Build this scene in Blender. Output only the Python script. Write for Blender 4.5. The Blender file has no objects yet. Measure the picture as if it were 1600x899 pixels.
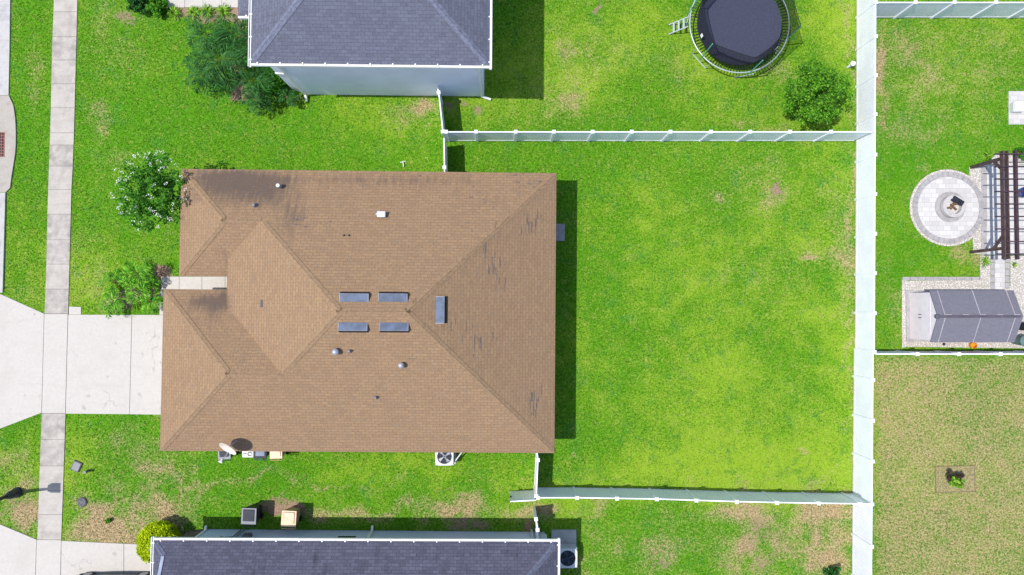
import bpy, bmesh, math, random
import numpy as np
from mathutils import Vector, Matrix, Quaternion
random.seed(7); rng = np.random.default_rng(11)
S = bpy.context.scene
R = math.radians
# ------------------------------------------------------------------ camera, world, sun
CAMH, FPX = 35.0, 1080.0
vq = Vector((785-800, -(478-449.5), -FPX)).normalized()
Q = vq.rotation_difference(Vector((0, 0, -1)))
cam = bpy.data.cameras.new('camera'); cam.sensor_width = 36; cam.lens = FPX/1600*36; cam.clip_end = 3000
co = bpy.data.objects.new('camera', cam); S.collection.objects.link(co)
co.location = (0, 0, CAMH); co.rotation_mode = 'QUATERNION'; co.rotation_quaternion = Q; S.camera = co
SUN = Vector((0.475, 0.055, -1)).normalized()
w = bpy.data.worlds.new('World'); S.world = w; w.use_nodes = True
nt = w.node_tree; sky = nt.nodes.new('ShaderNodeTexSky'); sky.sky_type = 'NISHITA'; sky.sun_disc = False
sky.sun_elevation = math.asin(-SUN.z); sky.sun_rotation = math.atan2(-SUN.x, -SUN.y)
bg = nt.nodes['Background']; bg.inputs['Strength'].default_value = 0.15
nt.links.new(sky.outputs[0], bg.inputs[0])
sl = bpy.data.lights.new('sun', 'SUN'); sl.energy = 3.8; sl.angle = R(0.53); sl.color = (1, 0.965, 0.91)
so = bpy.data.objects.new('sun', sl); S.collection.objects.link(so)
so.rotation_mode = 'QUATERNION'; so.rotation_quaternion = SUN.to_track_quat('-Z', 'Y')
S.view_settings.view_transform = 'Standard'; S.view_settings.look = 'None'
S.view_settings.exposure = 0.3; S.view_settings.gamma = 1
S.render.engine = 'CYCLES'

def P(px, py, z=0.0):
    """world x, y of a measured photo point known to lie at height z"""
    d = Q @ Vector((px-800, -(py-449.5), -FPX)); k = (CAMH-z)/(-d.z)
    return Vector((d.x*k, d.y*k, z))
def PP(pts, z=0.0): return [P(a, b, z) for a, b in pts]

# ------------------------------------------------------------------ materials
def lin(c):
    return tuple(((x/255)/12.92 if x/255 <= .04045 else ((x/255+.055)/1.055)**2.4) for x in c)
class NT:
    def __init__(s, name):
        s.m = bpy.data.materials.new(name); s.m.use_nodes = True; s.t = s.m.node_tree
        s.b = s.t.nodes['Principled BSDF']; s.out = s.t.nodes['Material Output']
        tc = s.n('ShaderNodeTexCoord'); s.co = tc.outputs['Object']; s.uv = tc.outputs['UV']
        s.pos = s.n('ShaderNodeNewGeometry').outputs['Position']
    def n(s, t, **k):
        o = s.t.nodes.new(t)
        for a, b in k.items(): setattr(o, a, b)
        return o
    def l(s, a, b): s.t.links.new(a, b)
    def val(s, sock, v):
        if isinstance(v, bpy.types.NodeSocket): s.l(v, sock)
        else: sock.default_value = v
    def noise(s, scale, det=3, rough=.55, co=None, dist=0):
        o = s.n('ShaderNodeTexNoise'); o.inputs['Scale'].default_value = scale; o.inputs['Detail'].default_value = det
        o.inputs['Roughness'].default_value = rough; o.inputs['Distortion'].default_value = dist
        s.l(co or s.pos, o.inputs['Vector']); return o.outputs['Fac']
    def math(s, op, a, b=0., c=0.):
        o = s.n('ShaderNodeMath', operation=op); s.val(o.inputs[0], a); s.val(o.inputs[1], b); s.val(o.inputs[2], c); return o.outputs[0]
    def ss(s, x, lo, hi, a=0., b=1.):
        o = s.n('ShaderNodeMapRange', interpolation_type='SMOOTHSTEP'); s.val(o.inputs[0], x)
        for i, v in enumerate((lo, hi, a, b)): s.val(o.inputs[i+1], v)
        return o.outputs[0]
    def mix(s, f, a, b, mode='MIX'):
        o = s.n('ShaderNodeMix', data_type='RGBA', blend_type=mode); s.val(o.inputs[0], f)
        for i, v in ((6, a), (7, b)):
            if isinstance(v, tuple): v = (v+(1,))[:4]
            s.val(o.inputs[i], v)
        return o.outputs[2]
    def attr(s, name): return s.n('ShaderNodeAttribute', attribute_name=name).outputs['Fac']
    def bump(s, h, st=.3, d=.02):
        o = s.n('ShaderNodeBump'); o.inputs['Strength'].default_value = st; o.inputs['Distance'].default_value = d
        s.l(h, o.inputs['Height']); s.l(o.outputs[0], s.b.inputs['Normal'])
    def fin(s, col, rough=.8, metal=0, spec=.3):
        s.val(s.b.inputs['Base Color'], (col+(1,))[:4] if isinstance(col, tuple) else col)
        s.val(s.b.inputs['Roughness'], rough); s.b.inputs['Metallic'].default_value = metal
        s.b.inputs['Specular IOR Level'].default_value = spec; return s.m
def plain(name, rgb, rough=.6, metal=0, var=.12, scale=3, spec=.35):
    k = NT(name); c = lin(rgb); n = k.noise(scale, 4)
    d = tuple(x*(1-var*1.6) for x in c); e = tuple(min(1, x*(1+var*.6)) for x in c)
    return k.fin(k.mix(k.ss(n, .3, .7), d, e), rough, metal, spec)

def lawn_color(k, blade=False):
    """grass colour from the wear attributes of the lawn plus noise"""
    dry, yel, soil_shade, lush = k.attr('dry'), k.attr('yellow'), k.attr('soil_shade'), k.attr('lush')
    n0 = k.noise(.35, 4); n1 = k.noise(1.3, 5, .6); n2 = k.noise(5, 4, .65); n3 = k.noise(22, 3, .7); n4 = k.noise(60, 2, .7)
    f1 = k.noise(9, 2, .8); f2 = k.noise(17, 2, .8)
    gr = k.math('ADD', k.math('MULTIPLY', f1, .5), k.math('MULTIPLY', f2, .5))
    if blade: gr = k.math('ADD', gr, k.math('MULTIPLY', k.math('SUBTRACT', k.attr('tone'), .5), .34))
    g = k.mix(k.ss(k.math('ADD', k.math('MULTIPLY', gr, .75), k.math('MULTIPLY', n2, .25)), .38, .60), G_DARK, G_MID)
    g = k.mix(k.math('MULTIPLY', k.ss(n1, .4, .65), .25), g, G_DEEP)
    y = k.math('ADD', k.math('ADD', k.math('MULTIPLY', yel, .45), k.math('MULTIPLY', k.math('SUBTRACT', gr, .5), 1.6)), k.math('MULTIPLY', k.math('SUBTRACT', n1, .5), .8))
    g = k.mix(k.ss(y, -.05, .55, 0, .85), g, G_YEL)
    g = k.mix(k.math('MULTIPLY', lush, .6), g, G_LUSH)
    h1 = k.noise(1.0, 6, .72, None, .6); h2 = k.noise(2.7, 5, .75)
    g = k.mix(k.ss(h1, .52, .66, 0, .55), g, k.mix(k.ss(gr, .4, .6), (.03, .125, .014), (.09, .29, .04)))
    g = k.mix(k.ss(k.math('ADD', h2, k.math('MULTIPLY', k.math('SUBTRACT', gr, .5), .7)), .56, .74, 0, .75), g, (.33, .35, .075))
    st = k.math('ADD', k.math('ADD', k.math('MULTIPLY', k.math('SUBTRACT', n2, .5), 1.1), k.math('MULTIPLY', k.math('SUBTRACT', gr, .5), 2.0)),
                k.math('MULTIPLY', k.math('SUBTRACT', n1, .5), .6))
    sf = k.ss(k.math('ADD', k.math('SUBTRACT', dry, .5), st), -.32, .72)
    straw = k.mix(k.ss(gr, .38, .62), STRAW_D, STRAW)
    g = k.mix(sf, g, straw)
    df = k.ss(k.math('ADD', k.math('SUBTRACT', soil_shade, .5), st), -.1, .35)
    dirt = k.mix(k.ss(n3, .35, .65), lin((122, 96, 80)), lin((172, 146, 126)))
    return k.mix(df, g, dirt), n3, n4
G_DARK = (.046, .150, .005); G_MID = (.110, .300, .009); G_DEEP = (.026, .130, .010); G_YEL = (.250, .385, .024)
G_LUSH = (.055, .235, .003); STRAW = lin((188, 166, 128)); STRAW_D = lin((122, 108, 74))
k = NT('lawn'); c, n3, n4 = lawn_color(k); k.bump(k.math('ADD', n3, n4), .45, .05); M_LAWN = k.fin(c, .9, 0, .1)
k = NT('grass_blade'); c, n3, n4 = lawn_color(k, True)
c = k.mix(1.0, c, k.mix(k.attr('shade'), (.9, .89, .87), (1.17, 1.15, 1.13)), 'MULTIPLY')
k.fin(c, .65, 0, .25)
tr = k.n('ShaderNodeBsdfTranslucent'); k.l(c, tr.inputs[0]); mx = k.n('ShaderNodeMixShader'); mx.inputs[0].default_value = .3
k.l(k.b.outputs[0], mx.inputs[1]); k.l(tr.outputs[0], mx.inputs[2]); k.l(mx.outputs[0], k.out.inputs[0]); M_BLADE = k.m

def concrete(name, base, stain, amt=.5, scale=1.2):
    k = NT(name); n1 = k.noise(scale, 6, .6); n2 = k.noise(9, 4, .6); n3 = k.noise(70, 2)
    c = k.mix(k.ss(n2, .35, .65), lin(base), tuple(x*.93 for x in lin(base)))
    c = k.mix(k.math('MULTIPLY', k.ss(n1, .48, .72), amt), c, lin(stain))
    c = k.mix(k.math('MULTIPLY', k.attr('grime'), k.ss(k.noise(2.2, 5, .65), .3, .65)), c, lin((134, 127, 123)))
    vo = k.n('ShaderNodeTexVoronoi', feature='DISTANCE_TO_EDGE'); vo.inputs['Scale'].default_value = .22; mpv = k.n('ShaderNodeVectorMath', operation='ADD')
    k.l(k.pos, mpv.inputs[0]); nv = k.n('ShaderNodeTexNoise'); nv.inputs['Scale'].default_value = 1.6; nv.inputs['Detail'].default_value = 5; k.l(k.pos, nv.inputs['Vector']); k.l(nv.outputs['Color'], mpv.inputs[1]); k.l(mpv.outputs[0], vo.inputs['Vector'])
    c = k.mix(k.math('MULTIPLY', k.ss(vo.outputs['Distance'], .0, .006, 1, 0), k.ss(k.noise(.5, 2), .5, .62, 0, .5)), c, lin((128, 120, 112)))
    c = k.mix(k.ss(k.noise(1.9, 2, .4), .69, .76, 0, .35), c, lin((132, 124, 116)))
    mt_ = k.n('ShaderNodeMapping'); mt_.inputs['Scale'].default_value = (.25, 2.2, 1); k.l(k.pos, mt_.inputs[0]); c = k.mix(k.ss(k.noise(1.3, 4, .6, mt_.outputs[0]), .52, .7, 0, .3), c, lin(stain))
    k.bump(n3, .2, .004); return k.fin(c, .85, 0, .2)
M_SIDEWALK = concrete('sidewalk_concrete', (184, 177, 168), (146, 138, 130), .55)
M_DRIVE = concrete('driveway_concrete', (190, 184, 177), (176, 170, 162), .5, .7)
M_KERB = concrete('kerb_concrete', (183, 180, 178), (142, 139, 141), .5, 2)
M_BASIN = concrete('basin_concrete', (170, 163, 154), (146, 139, 130), .5, 1.5)
M_GAP = plain('joint_dirt', (92, 84, 76), .95)
M_ASPH = plain('asphalt', (96, 95, 96), .9, 0, .3, 20)
M_WALK = concrete('entry_walk_concrete', (190, 184, 177), (176, 170, 163), .3)

def shingle(name, a, b, mort, stain_col, flecks):
    k = NT(name); bt = k.n('ShaderNodeTexBrick'); k.l(k.uv, bt.inputs['Vector']); bt.offset = .5
    for nme, v in (('Scale', 1.), ('Mortar Size', .014), ('Mortar Smooth', .6), ('Brick Width', .31), ('Row Height', .145), ('Bias', -.1)): bt.inputs[nme].default_value = v
    bt.inputs['Color1'].default_value = lin(a)+(1,); bt.inputs['Color2'].default_value = lin(b)+(1,); bt.inputs['Mortar'].default_value = lin(mort)+(1,)
    c = bt.outputs[0]
    n1 = k.noise(.9, 5, .6); n2 = k.noise(3.4, 4, .6); n3 = k.noise(26, 3, .7)
    c = k.mix(k.math('MULTIPLY', k.ss(n2, .5, .72), .35), c, lin(flecks))
    c = k.mix(k.math('MULTIPLY', k.ss(n1, .42, .7), .25), c, lin(b))
    c = k.mix(.28, c, k.mix(k.ss(n3, .36, .64), tuple(x*.5 for x in lin(b)), tuple(min(1, x*1.35) for x in lin(a))))
    dn = k.noise(7, 2, .9); c = k.mix(k.math('MULTIPLY', k.math('MULTIPLY', k.ss(dn, .56, .64), bt.outputs['Fac']), .75), c, lin(flecks))
    wn = k.noise(11, 2, .9); c = k.mix(k.math('MULTIPLY', k.ss(wn, .58, .68), .4), c, lin(mort))
    # algae streaks run down the slope
    mp = k.n('ShaderNodeMapping'); mp.inputs['Scale'].default_value = (5, .9, 1); k.l(k.uv, mp.inputs[0])
    sn = k.noise(1.1, 5, .7, mp.outputs[0])
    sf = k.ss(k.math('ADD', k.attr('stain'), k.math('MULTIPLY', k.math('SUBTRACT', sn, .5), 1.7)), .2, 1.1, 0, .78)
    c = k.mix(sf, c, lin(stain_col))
    k.bump(bt.outputs['Fac'], -.5, .008); return k.fin(c, .92, 0, .2)
M_ROOF = shingle('brown_shingles', (152, 124, 96), (137, 111, 87), (108, 88, 70), (84, 74, 70), (118, 110, 102))
M_ROOFCAP = plain('brown_ridge_shingles', (143, 117, 91), .9, 0, .14, 9)
M_ROOF_N = shingle('slate_grey_shingles', (103, 106, 121), (88, 90, 103), (72, 74, 90), (62, 58, 68), (80, 82, 98))
M_ROOFCAP_N = plain('slate_ridge_shingles', (108, 112, 130), .9, 0, .2, 8)
M_ROOF_S = shingle('charcoal_shingles', (91, 92, 108), (69, 69, 83), (52, 52, 66), (46, 44, 54), (70, 68, 84))
M_ROOFCAP_S = plain('charcoal_ridge_shingles', (92, 96, 114), .9, 0, .2, 8)
M_WORN = plain('worn_shingle', (98, 92, 92), .9)
def stucco(name, rgb):
    k = NT(name); c = lin(rgb); n = k.noise(.8, 4); k.bump(k.noise(60, 3), .3, .006)
    return k.fin(k.mix(k.ss(n, .35, .7), c, tuple(x*.9 for x in c)), .9, 0, .2)
M_STUC_N = stucco('pale_blue_stucco', (236, 238, 255)); M_STUC_S = stucco('blue_grey_stucco', (208, 214, 240)); M_STUC = stucco('tan_stucco', (200, 182, 156))
M_STONE = plain('brown_stone', (120, 104, 98), .9, 0, .4, 6)
k = NT('white_vinyl'); sp_ = k.n('ShaderNodeSeparateXYZ'); k.l(k.pos, sp_.inputs[0]); gm = k.math('MULTIPLY', k.ss(sp_.outputs[2], .02, .34, 1, 0), k.ss(k.noise(3, 5, .7), .3, .7))
c = k.mix(k.ss(k.noise(1.2, 4), .3, .7), lin((236, 236, 246)), lin((246, 246, 254))); M_WHITE = k.fin(k.mix(k.math('MULTIPLY', gm, .6), c, lin((164, 160, 130))), .45, 0, .35)
M_GUT = plain('white_gutter', (240, 238, 238), .4, 0, .05)
M_FASCIA = plain('brown_fascia', (120, 92, 72), .6)
M_TRIM = plain('white_trim', (232, 232, 234), .5, 0, .05)
M_GLASS = plain('window_glass', (40, 48, 56), .08, 0, .1, 1, .8)
M_DARK = plain('black_plastic', (34, 36, 42), .45, 0, .15); M_BLACK = plain('black_metal', (26, 27, 32), .4, 0, .15)
M_LAMP = plain('charcoal_lamp_paint', (52, 54, 66), .35, 0, .15)
M_BIN = plain('black_bin_plastic', (48, 50, 58), .5, 0, .15, 6); M_BINLID = plain('black_bin_lid', (74, 78, 94), .35, 0, .2, 5)
M_BEIGE = plain('beige_bin_plastic', (196, 160, 128), .5, 0, .1, 6); M_BEIGELID = plain('beige_bin_lid', (226, 196, 164), .5, 0, .1, 6)
M_BLUEBIN = plain('navy_bin_plastic', (58, 72, 100), .45, 0, .15, 6); M_BLUELID = plain('navy_bin_lid', (88, 104, 136), .4, 0, .2, 6)
M_ACW = plain('light_grey_sheet_metal', (206, 206, 210), .45, 0, .06); M_ACD = plain('dark_fan_well', (44, 50, 62), .6)
M_BLADEM = plain('fan_blade_metal', (176, 180, 190), .4, 0, .1); M_BLADED = plain('shaded_fan_blade_metal', (66, 76, 96), .4, 0, .1)  # second blade metal is a darker copy with the house shade in its colour
M_GALV = plain('galvanised_metal', (168, 172, 184), .4, .3, .08); M_GREYBOX = plain('grey_utility_plastic', (104, 102, 108), .8, 0, .3, 8)
M_VENT = plain('blue_grey_vent_metal', (78, 92, 118), .5, 0., .22, 3); M_VENTD = plain('vent_dark_louvre', (26, 30, 46), .5)
M_VENTL = plain('vent_edge_metal', (130, 132, 140), .4)
M_LEAD = plain('lead_pipe', (120, 120, 128), .5); M_DISH = plain('ivory_dish', (226, 214, 200), .4, 0, .06)
M_PAVER_R = plain('grey_border_pavers', (160, 156, 156), .9, 0, .12, 5)
M_GRAVEL = NT('white_gravel'); k = M_GRAVEL; vo = k.n('ShaderNodeTexVoronoi'); vo.inputs['Scale'].default_value = 14; k.l(k.pos, vo.inputs['Vector'])
k.bump(vo.outputs['Distance'], -.8, .04)
M_GRAVEL = k.fin(k.mix(k.ss(k.noise(16, 3, .7), .6, .68), k.mix(k.ss(vo.outputs['Distance'], .0, .6), lin((232, 228, 222)), lin((168, 160, 152))), lin((104, 112, 74))), .9)
k = NT('patio_pavers'); bt = k.n('ShaderNodeTexBrick'); k.l(k.pos, bt.inputs['Vector']); bt.offset = .33
for nme, v in (('Scale', 1.), ('Mortar Size', .006), ('Brick Width', .36), ('Row Height', .24), ('Bias', 0.)): bt.inputs[nme].default_value = v
bt.inputs['Color1'].default_value = lin((200, 197, 194))+(1,); bt.inputs['Color2'].default_value = lin((180, 177, 175))+(1,); bt.inputs['Mortar'].default_value = lin((148, 144, 142))+(1,)
M_PAVER = k.fin(k.mix(k.math('MULTIPLY', k.noise(6, 4), .25), bt.outputs[0], lin((188, 185, 182))), .88)
M_PERG = plain('dark_brown_timber', (84, 66, 68), .7, 0, .25, 6); M_PERG2 = plain('dark_rafter_timber', (70, 52, 62), .7, 0, .2, 6)
M_SHEDW = plain('cream_shed_panel', (228, 216, 222), .6, 0, .04); M_SHEDR = plain('grey_shed_roof', (112, 110, 120), .75, 0, .08, 9)
M_RIB = plain('pale_roof_rib', (168, 162, 168), .6); M_SHEDT = plain('shed_dark_trim', (84, 80, 90), .6)
M_LOG = plain('charred_logs', (128, 98, 74), .9, 0, .4, 12); M_ORANGE = plain('orange_plastic', (226, 150, 40), .5, 0, .15, 9)
M_GREENBIN = plain('grey_green_plastic', (86, 110, 108), .5); M_MULCH = plain('brown_mulch', (104, 76, 60), .95, 0, .5, 14)
M_MULCH2 = plain('tan_mulch', (150, 140, 98), .95, 0, .3, 14)
M_RUST = plain('rusty_grate', (142, 88, 78), .8, 0, .3, 10); M_TRAMP = plain('trampoline_mat', (60, 63, 82), .85, 0, .12, 12)
M_PAD = plain('trampoline_pad', (30, 31, 38), .7); M_GRNPOLE = plain('green_foam_pole', (96, 168, 140), .6); M_STEEL = plain('pale_steel_tube', (188, 196, 204), .35, .3, .05)
k = NT('black_netting'); k.fin(lin((14, 15, 20)), .9); t_ = k.n('ShaderNodeBsdfTransparent'); mx = k.n('ShaderNodeMixShader'); mx.inputs[0].default_value = .5
k.l(t_.outputs[0], mx.inputs[1]); k.l(k.b.outputs[0], mx.inputs[2]); k.l(mx.outputs[0], k.out.inputs[0]); M_NET = k.m
M_CAR = plain('dark_car_paint', (46, 34, 40), .2, .3, .05, 1, .6); M_TYRE = plain('tyre_rubber', (22, 22, 22), .9); M_RIM = plain('wheel_alloy', (150, 152, 158), .3, .7)
M_BARK = plain('bark', (112, 90, 72), .9, 0, .4, 9); M_PALMB = plain('palm_trunk_bark', (92, 74, 58), .95, 0, .4, 12)
def foliage(name, dark, mid, light, clump=1.6, tl=.3):
    k = NT(name); n1 = k.noise(clump, 3); a = k.attr('shade')
    c = k.mix(k.ss(n1, .35, .65), lin(dark), lin(mid)); c = k.mix(k.ss(a, .35, 1.), c, lin(light))
    k.fin(c, .65, 0, .15); t = k.n('ShaderNodeBsdfTranslucent'); k.l(c, t.inputs[0]); mx = k.n('ShaderNodeMixShader'); mx.inputs[0].default_value = tl
    k.l(k.b.outputs[0], mx.inputs[1]); k.l(t.outputs[0], mx.inputs[2]); k.l(mx.outputs[0], k.out.inputs[0]); return k.m
M_F_MYRTLE = foliage('myrtle_leaves', (28, 78, 18), (56, 122, 26), (104, 160, 54))
M_F_TREE = foliage('tree_leaves', (40, 92, 22), (74, 140, 26), (128, 180, 50))
M_F_LIME = foliage('lime_hedge_leaves', (120, 150, 4), (176, 200, 6), (214, 226, 40))
M_F_BUSH = foliage('green_bush_leaves', (34, 84, 14), (66, 132, 20), (100, 168, 44))
M_F_PALM = foliage('palm_leaflets', (22, 78, 8), (60, 138, 14), (136, 198, 54), 5, .15)
M_F_PALMD = foliage('dark_palm_leaflets', (16, 58, 18), (30, 84, 24), (66, 118, 54), 3.5, .06)
M_F_TUFT = foliage('liriope_leaves', (70, 120, 24), (110, 164, 36), (170, 208, 80), 5)
M_F_PURP = foliage('dark_purple_leaves', (56, 44, 44), (70, 56, 50), (88, 78, 60))
M_FLOWER = plain('white_blossom', (214, 214, 206), .8, 0, .03)

# ------------------------------------------------------------------ geometry helpers
WL = {}
COL = S.collection
class MB:
    def __init__(s): s.v = []; s.f = []; s.m = []
    def add(s, vs, fs, mi=0):
        o = len(s.v); s.v += [tuple(x) for x in vs]; s.f += [tuple(i+o for i in f) for f in fs]; s.m += [mi]*len(fs); return s
    def box(s, c, d, rz=0, mi=0, M=None):
        x, y, z = (q/2 for q in d); vs = [Vector((a*x, b*y, e*z)) for e in (-1, 1) for a, b in ((-1, -1), (1, -1), (1, 1), (-1, 1))]
        M = M or Matrix.Rotation(rz, 3, 'Z')
        return s.add([M @ q+Vector(c) for q in vs], [(3, 2, 1, 0), (4, 5, 6, 7), (0, 1, 5, 4), (1, 2, 6, 5), (2, 3, 7, 6), (3, 0, 4, 7)], mi)
    def bar(s, a, b, w, h, mi=0, up=Vector((0, 0, 1))):
        a = Vector(a); b = Vector(b); d = (b-a); L = d.length; d.normalize()
        if abs(d.dot(up)) > .98: up = Vector((0, 1, 0))
        sd = d.cross(up).normalized(); u = sd.cross(d)
        M = Matrix((d, sd, u)).transposed(); return s.box((a+b)/2, (L, w, h), M=M, mi=mi)
    def prism(s, poly, z0, z1, mi=0):
        n = len(poly); A = sum(poly[i][0]*poly[(i+1) % n][1]-poly[(i+1) % n][0]*poly[i][1] for i in range(n))
        if A < 0: poly = poly[::-1]
        vs = [(p[0], p[1], z0) for p in poly]+[(p[0], p[1], z1) for p in poly]
        return s.add(vs, [tuple(range(n-1, -1, -1)), tuple(range(n, 2*n))]+[(i, (i+1) % n, n+(i+1) % n, n+i) for i in range(n)], mi)
    def tube(s, path, r, n=8, mi=0, closed=False):
        path = [Vector(p) for p in path]; m = len(path); rs = r if isinstance(r, (list, tuple)) else [r]*m; vs = []
        for i, p in enumerate(path):
            if closed: d = path[(i+1) % m]-path[i-1]
            else: d = path[min(i+1, m-1)]-path[max(i-1, 0)]
            d.normalize(); up = Vector((0, 0, 1)) if abs(d.z) < .9 else Vector((1, 0, 0))
            a = d.cross(up).normalized(); b = a.cross(d)
            vs += [p+(a*math.cos(2*math.pi*j/n)+b*math.sin(2*math.pi*j/n))*rs[i] for j in range(n)]
        fs = [(i*n+j, i*n+(j+1) % n, (i+1) % m*n+(j+1) % n, (i+1) % m*n+j) for i in range(m if closed else m-1) for j in range(n)]
        if not closed: fs += [tuple(range(n)), tuple((m-1)*n+j for j in range(n-1, -1, -1))]
        return s.add(vs, fs, mi)
    def lathe(s, c, prof, n=24, mi=0, squash=(1, 1), a0=0.):
        vs = []; fs = []; m = len(prof)
        for r, z in prof: vs += [(c[0]+r*squash[0]*math.cos(a0+2*math.pi*j/n), c[1]+r*squash[1]*math.sin(a0+2*math.pi*j/n), c[2]+z) for j in range(n)]
        for i in range(m-1): fs += [(i*n+j, i*n+(j+1) % n, (i+1)*n+(j+1) % n, (i+1)*n+j) for j in range(n)]
        fs += [tuple(range(n-1, -1, -1)), tuple((m-1)*n+j for j in range(n))]
        return s.add(vs, fs, mi)
    def build(s, name, mat, parent=None, smooth=False, bevel=0):
        off = WL.get(parent.name, Vector()) if parent else Vector()
        me = bpy.data.meshes.new(name); me.from_pydata([tuple(Vector(v)-off) for v in s.v], [], s.f)
        for m in (mat if isinstance(mat, (list, tuple)) else [mat]): me.materials.append(m)
        me.polygons.foreach_set('material_index', s.m)
        bm = bmesh.new(); bm.from_mesh(me); bmesh.ops.recalc_face_normals(bm, faces=bm.faces)
        if bevel: bmesh.ops.bevel(bm, geom=[e for e in bm.edges if e.is_manifold and e.calc_face_angle(0) > .6], offset=bevel, segments=2, affect='EDGES', clamp_overlap=True)
        bm.to_mesh(me); bm.free()
        if smooth: me.polygons.foreach_set('use_smooth', [True]*len(me.polygons))
        o = bpy.data.objects.new(name, me); COL.objects.link(o)
        if parent: o.parent = parent; WL[o.name] = off
        else: WL[o.name] = Vector()
        return o
def tag(o, label=None, cat=None, group=None, kind=None):
    if label: o['label'] = label
    if cat: o['category'] = cat
    if group: o['group'] = group
    if kind: o['kind'] = kind
    return o
def thing(name, loc, label, cat, group=None):
    o = bpy.data.objects.new(name, None); COL.objects.link(o); o.location = loc; o.empty_display_size = .3
    WL[o.name] = Vector(loc); return tag(o, label, cat, group)
def struct(mb, name, mat): return tag(mb.build(name, mat), kind='structure')
def dup(o, loc=None, rz=None, label=None, parent=None):
    c = o.copy(); COL.objects.link(c)
    if parent: c.parent = parent
    for ch in list(o.children): dup(ch, parent=c)
    if loc is not None: c.location = loc
    if rz is not None: c.rotation_euler = (0, 0, rz)
    if label: c['label'] = label
    return c
def mesh_np(name, V, F, mat, parent=None, attrs=None, mi=None):
    off = WL.get(parent.name, Vector()) if parent else Vector()
    V = np.asarray(V, np.float32)-np.array(off, np.float32); F = np.asarray(F, np.int32); k_ = F.shape[1]
    me = bpy.data.meshes.new(name); me.vertices.add(len(V)); me.vertices.foreach_set('co', V.ravel())
    me.loops.add(F.size); me.loops.foreach_set('vertex_index', F.ravel())
    me.polygons.add(len(F)); me.polygons.foreach_set('loop_start', np.arange(0, F.size, k_, dtype=np.int32)); me.polygons.foreach_set('loop_total', np.full(len(F), k_, np.int32))
    for m in (mat if isinstance(mat, (list, tuple)) else [mat]): me.materials.append(m)
    if mi is not None: me.polygons.foreach_set('material_index', mi)
    for nm, a in (attrs or {}).items():
        at = me.attributes.new(nm, 'FLOAT', 'POINT'); at.data.foreach_set('value', np.asarray(a, np.float32))
    me.update(calc_edges=True); me.validate()
    o = bpy.data.objects.new(name, me); COL.objects.link(o)
    if parent: o.parent = parent
    WL[o.name] = off; return o
def leaf_quads(C, size, flat=.5, asp=1.7):
    """quads with centres C, random orientation biased to face up by flat"""
    n = len(C); nrm = rng.normal(size=(n, 3)); nrm[:, 2] = np.abs(nrm[:, 2])+flat*2; nrm /= np.linalg.norm(nrm, axis=1)[:, None]
    t = rng.normal(size=(n, 3)); t -= (t*nrm).sum(1)[:, None]*nrm; t /= np.linalg.norm(t, axis=1)[:, None]; b = np.cross(nrm, t)
    s_ = (size*rng.uniform(.65, 1.25, n))[:, None]
    V = np.stack([C-t*s_*asp*.5, C+b*s_*.4, C+t*s_*asp*.5, C-b*s_*.4], 1).reshape(-1, 3)
    return V, np.arange(4*n).reshape(-1, 4), np.repeat(rng.uniform(0, 1, n), 4)
def crown_pts(n, c, rad, clumps, seed=0, fill=.5, cl=(.16, .34)):
    """leaf centres gathered in clumps around an ellipsoid, leaving gaps"""
    r = np.random.default_rng(seed); d = r.normal(size=(clumps, 3)); d /= np.linalg.norm(d, axis=1)[:, None]
    cc = d*(r.uniform(fill, 1.0, clumps)[:, None]); cr = r.uniform(*cl, clumps)
    idx = r.integers(0, clumps, n); p = r.normal(size=(n, 3)); p /= np.linalg.norm(p, axis=1)[:, None]
    p = cc[idx]+p*(cr[idx]*r.uniform(.3, 1.05, n)**.6)[:, None]
    return np.array(c)+p*np.array(rad)
def frond(base, az, L, elev, droop, wleaf=.32, n=26, seedj=0., wid=.035):
    """one pinnate palm frond: list of leaflet quads and the rachis path"""
    h = Vector((math.cos(az), math.sin(az), 0)); p = Vector(base); path = [p.copy()]; e = elev; st = L/n; V = []; q = []
    for i in range(n):
        d = h*math.cos(e)+Vector((0, 0, 1))*math.sin(e); p = p+d*st; path.append(p.copy()); e -= droop/n
        t = i/n
        if t < .1: continue
        ll = wleaf*L*math.sin(math.pi*min(1, .12+t*.95))**.7+.04
        side = d.cross(Vector((0, 0, 1))).normalized()
        for sg in (-1, 1):
            j = random.uniform(-.4, .4)
            if random.random() < .12: continue
            ld = (side*sg*(.85+j*.3)+d*(.75+j)+Vector((0, 0, -.15+random.uniform(-.25, .2)))).normalized(); wv = ld.cross(Vector((0, 0, 1))).normalized()*wid
            tip = p+ld*ll+Vector((0, 0, -.18*ll)); md = p+ld*ll*.5
            V += [tuple(p), tuple(md+wv), tuple(tip), tuple(md-wv)]
    return V, path
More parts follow.
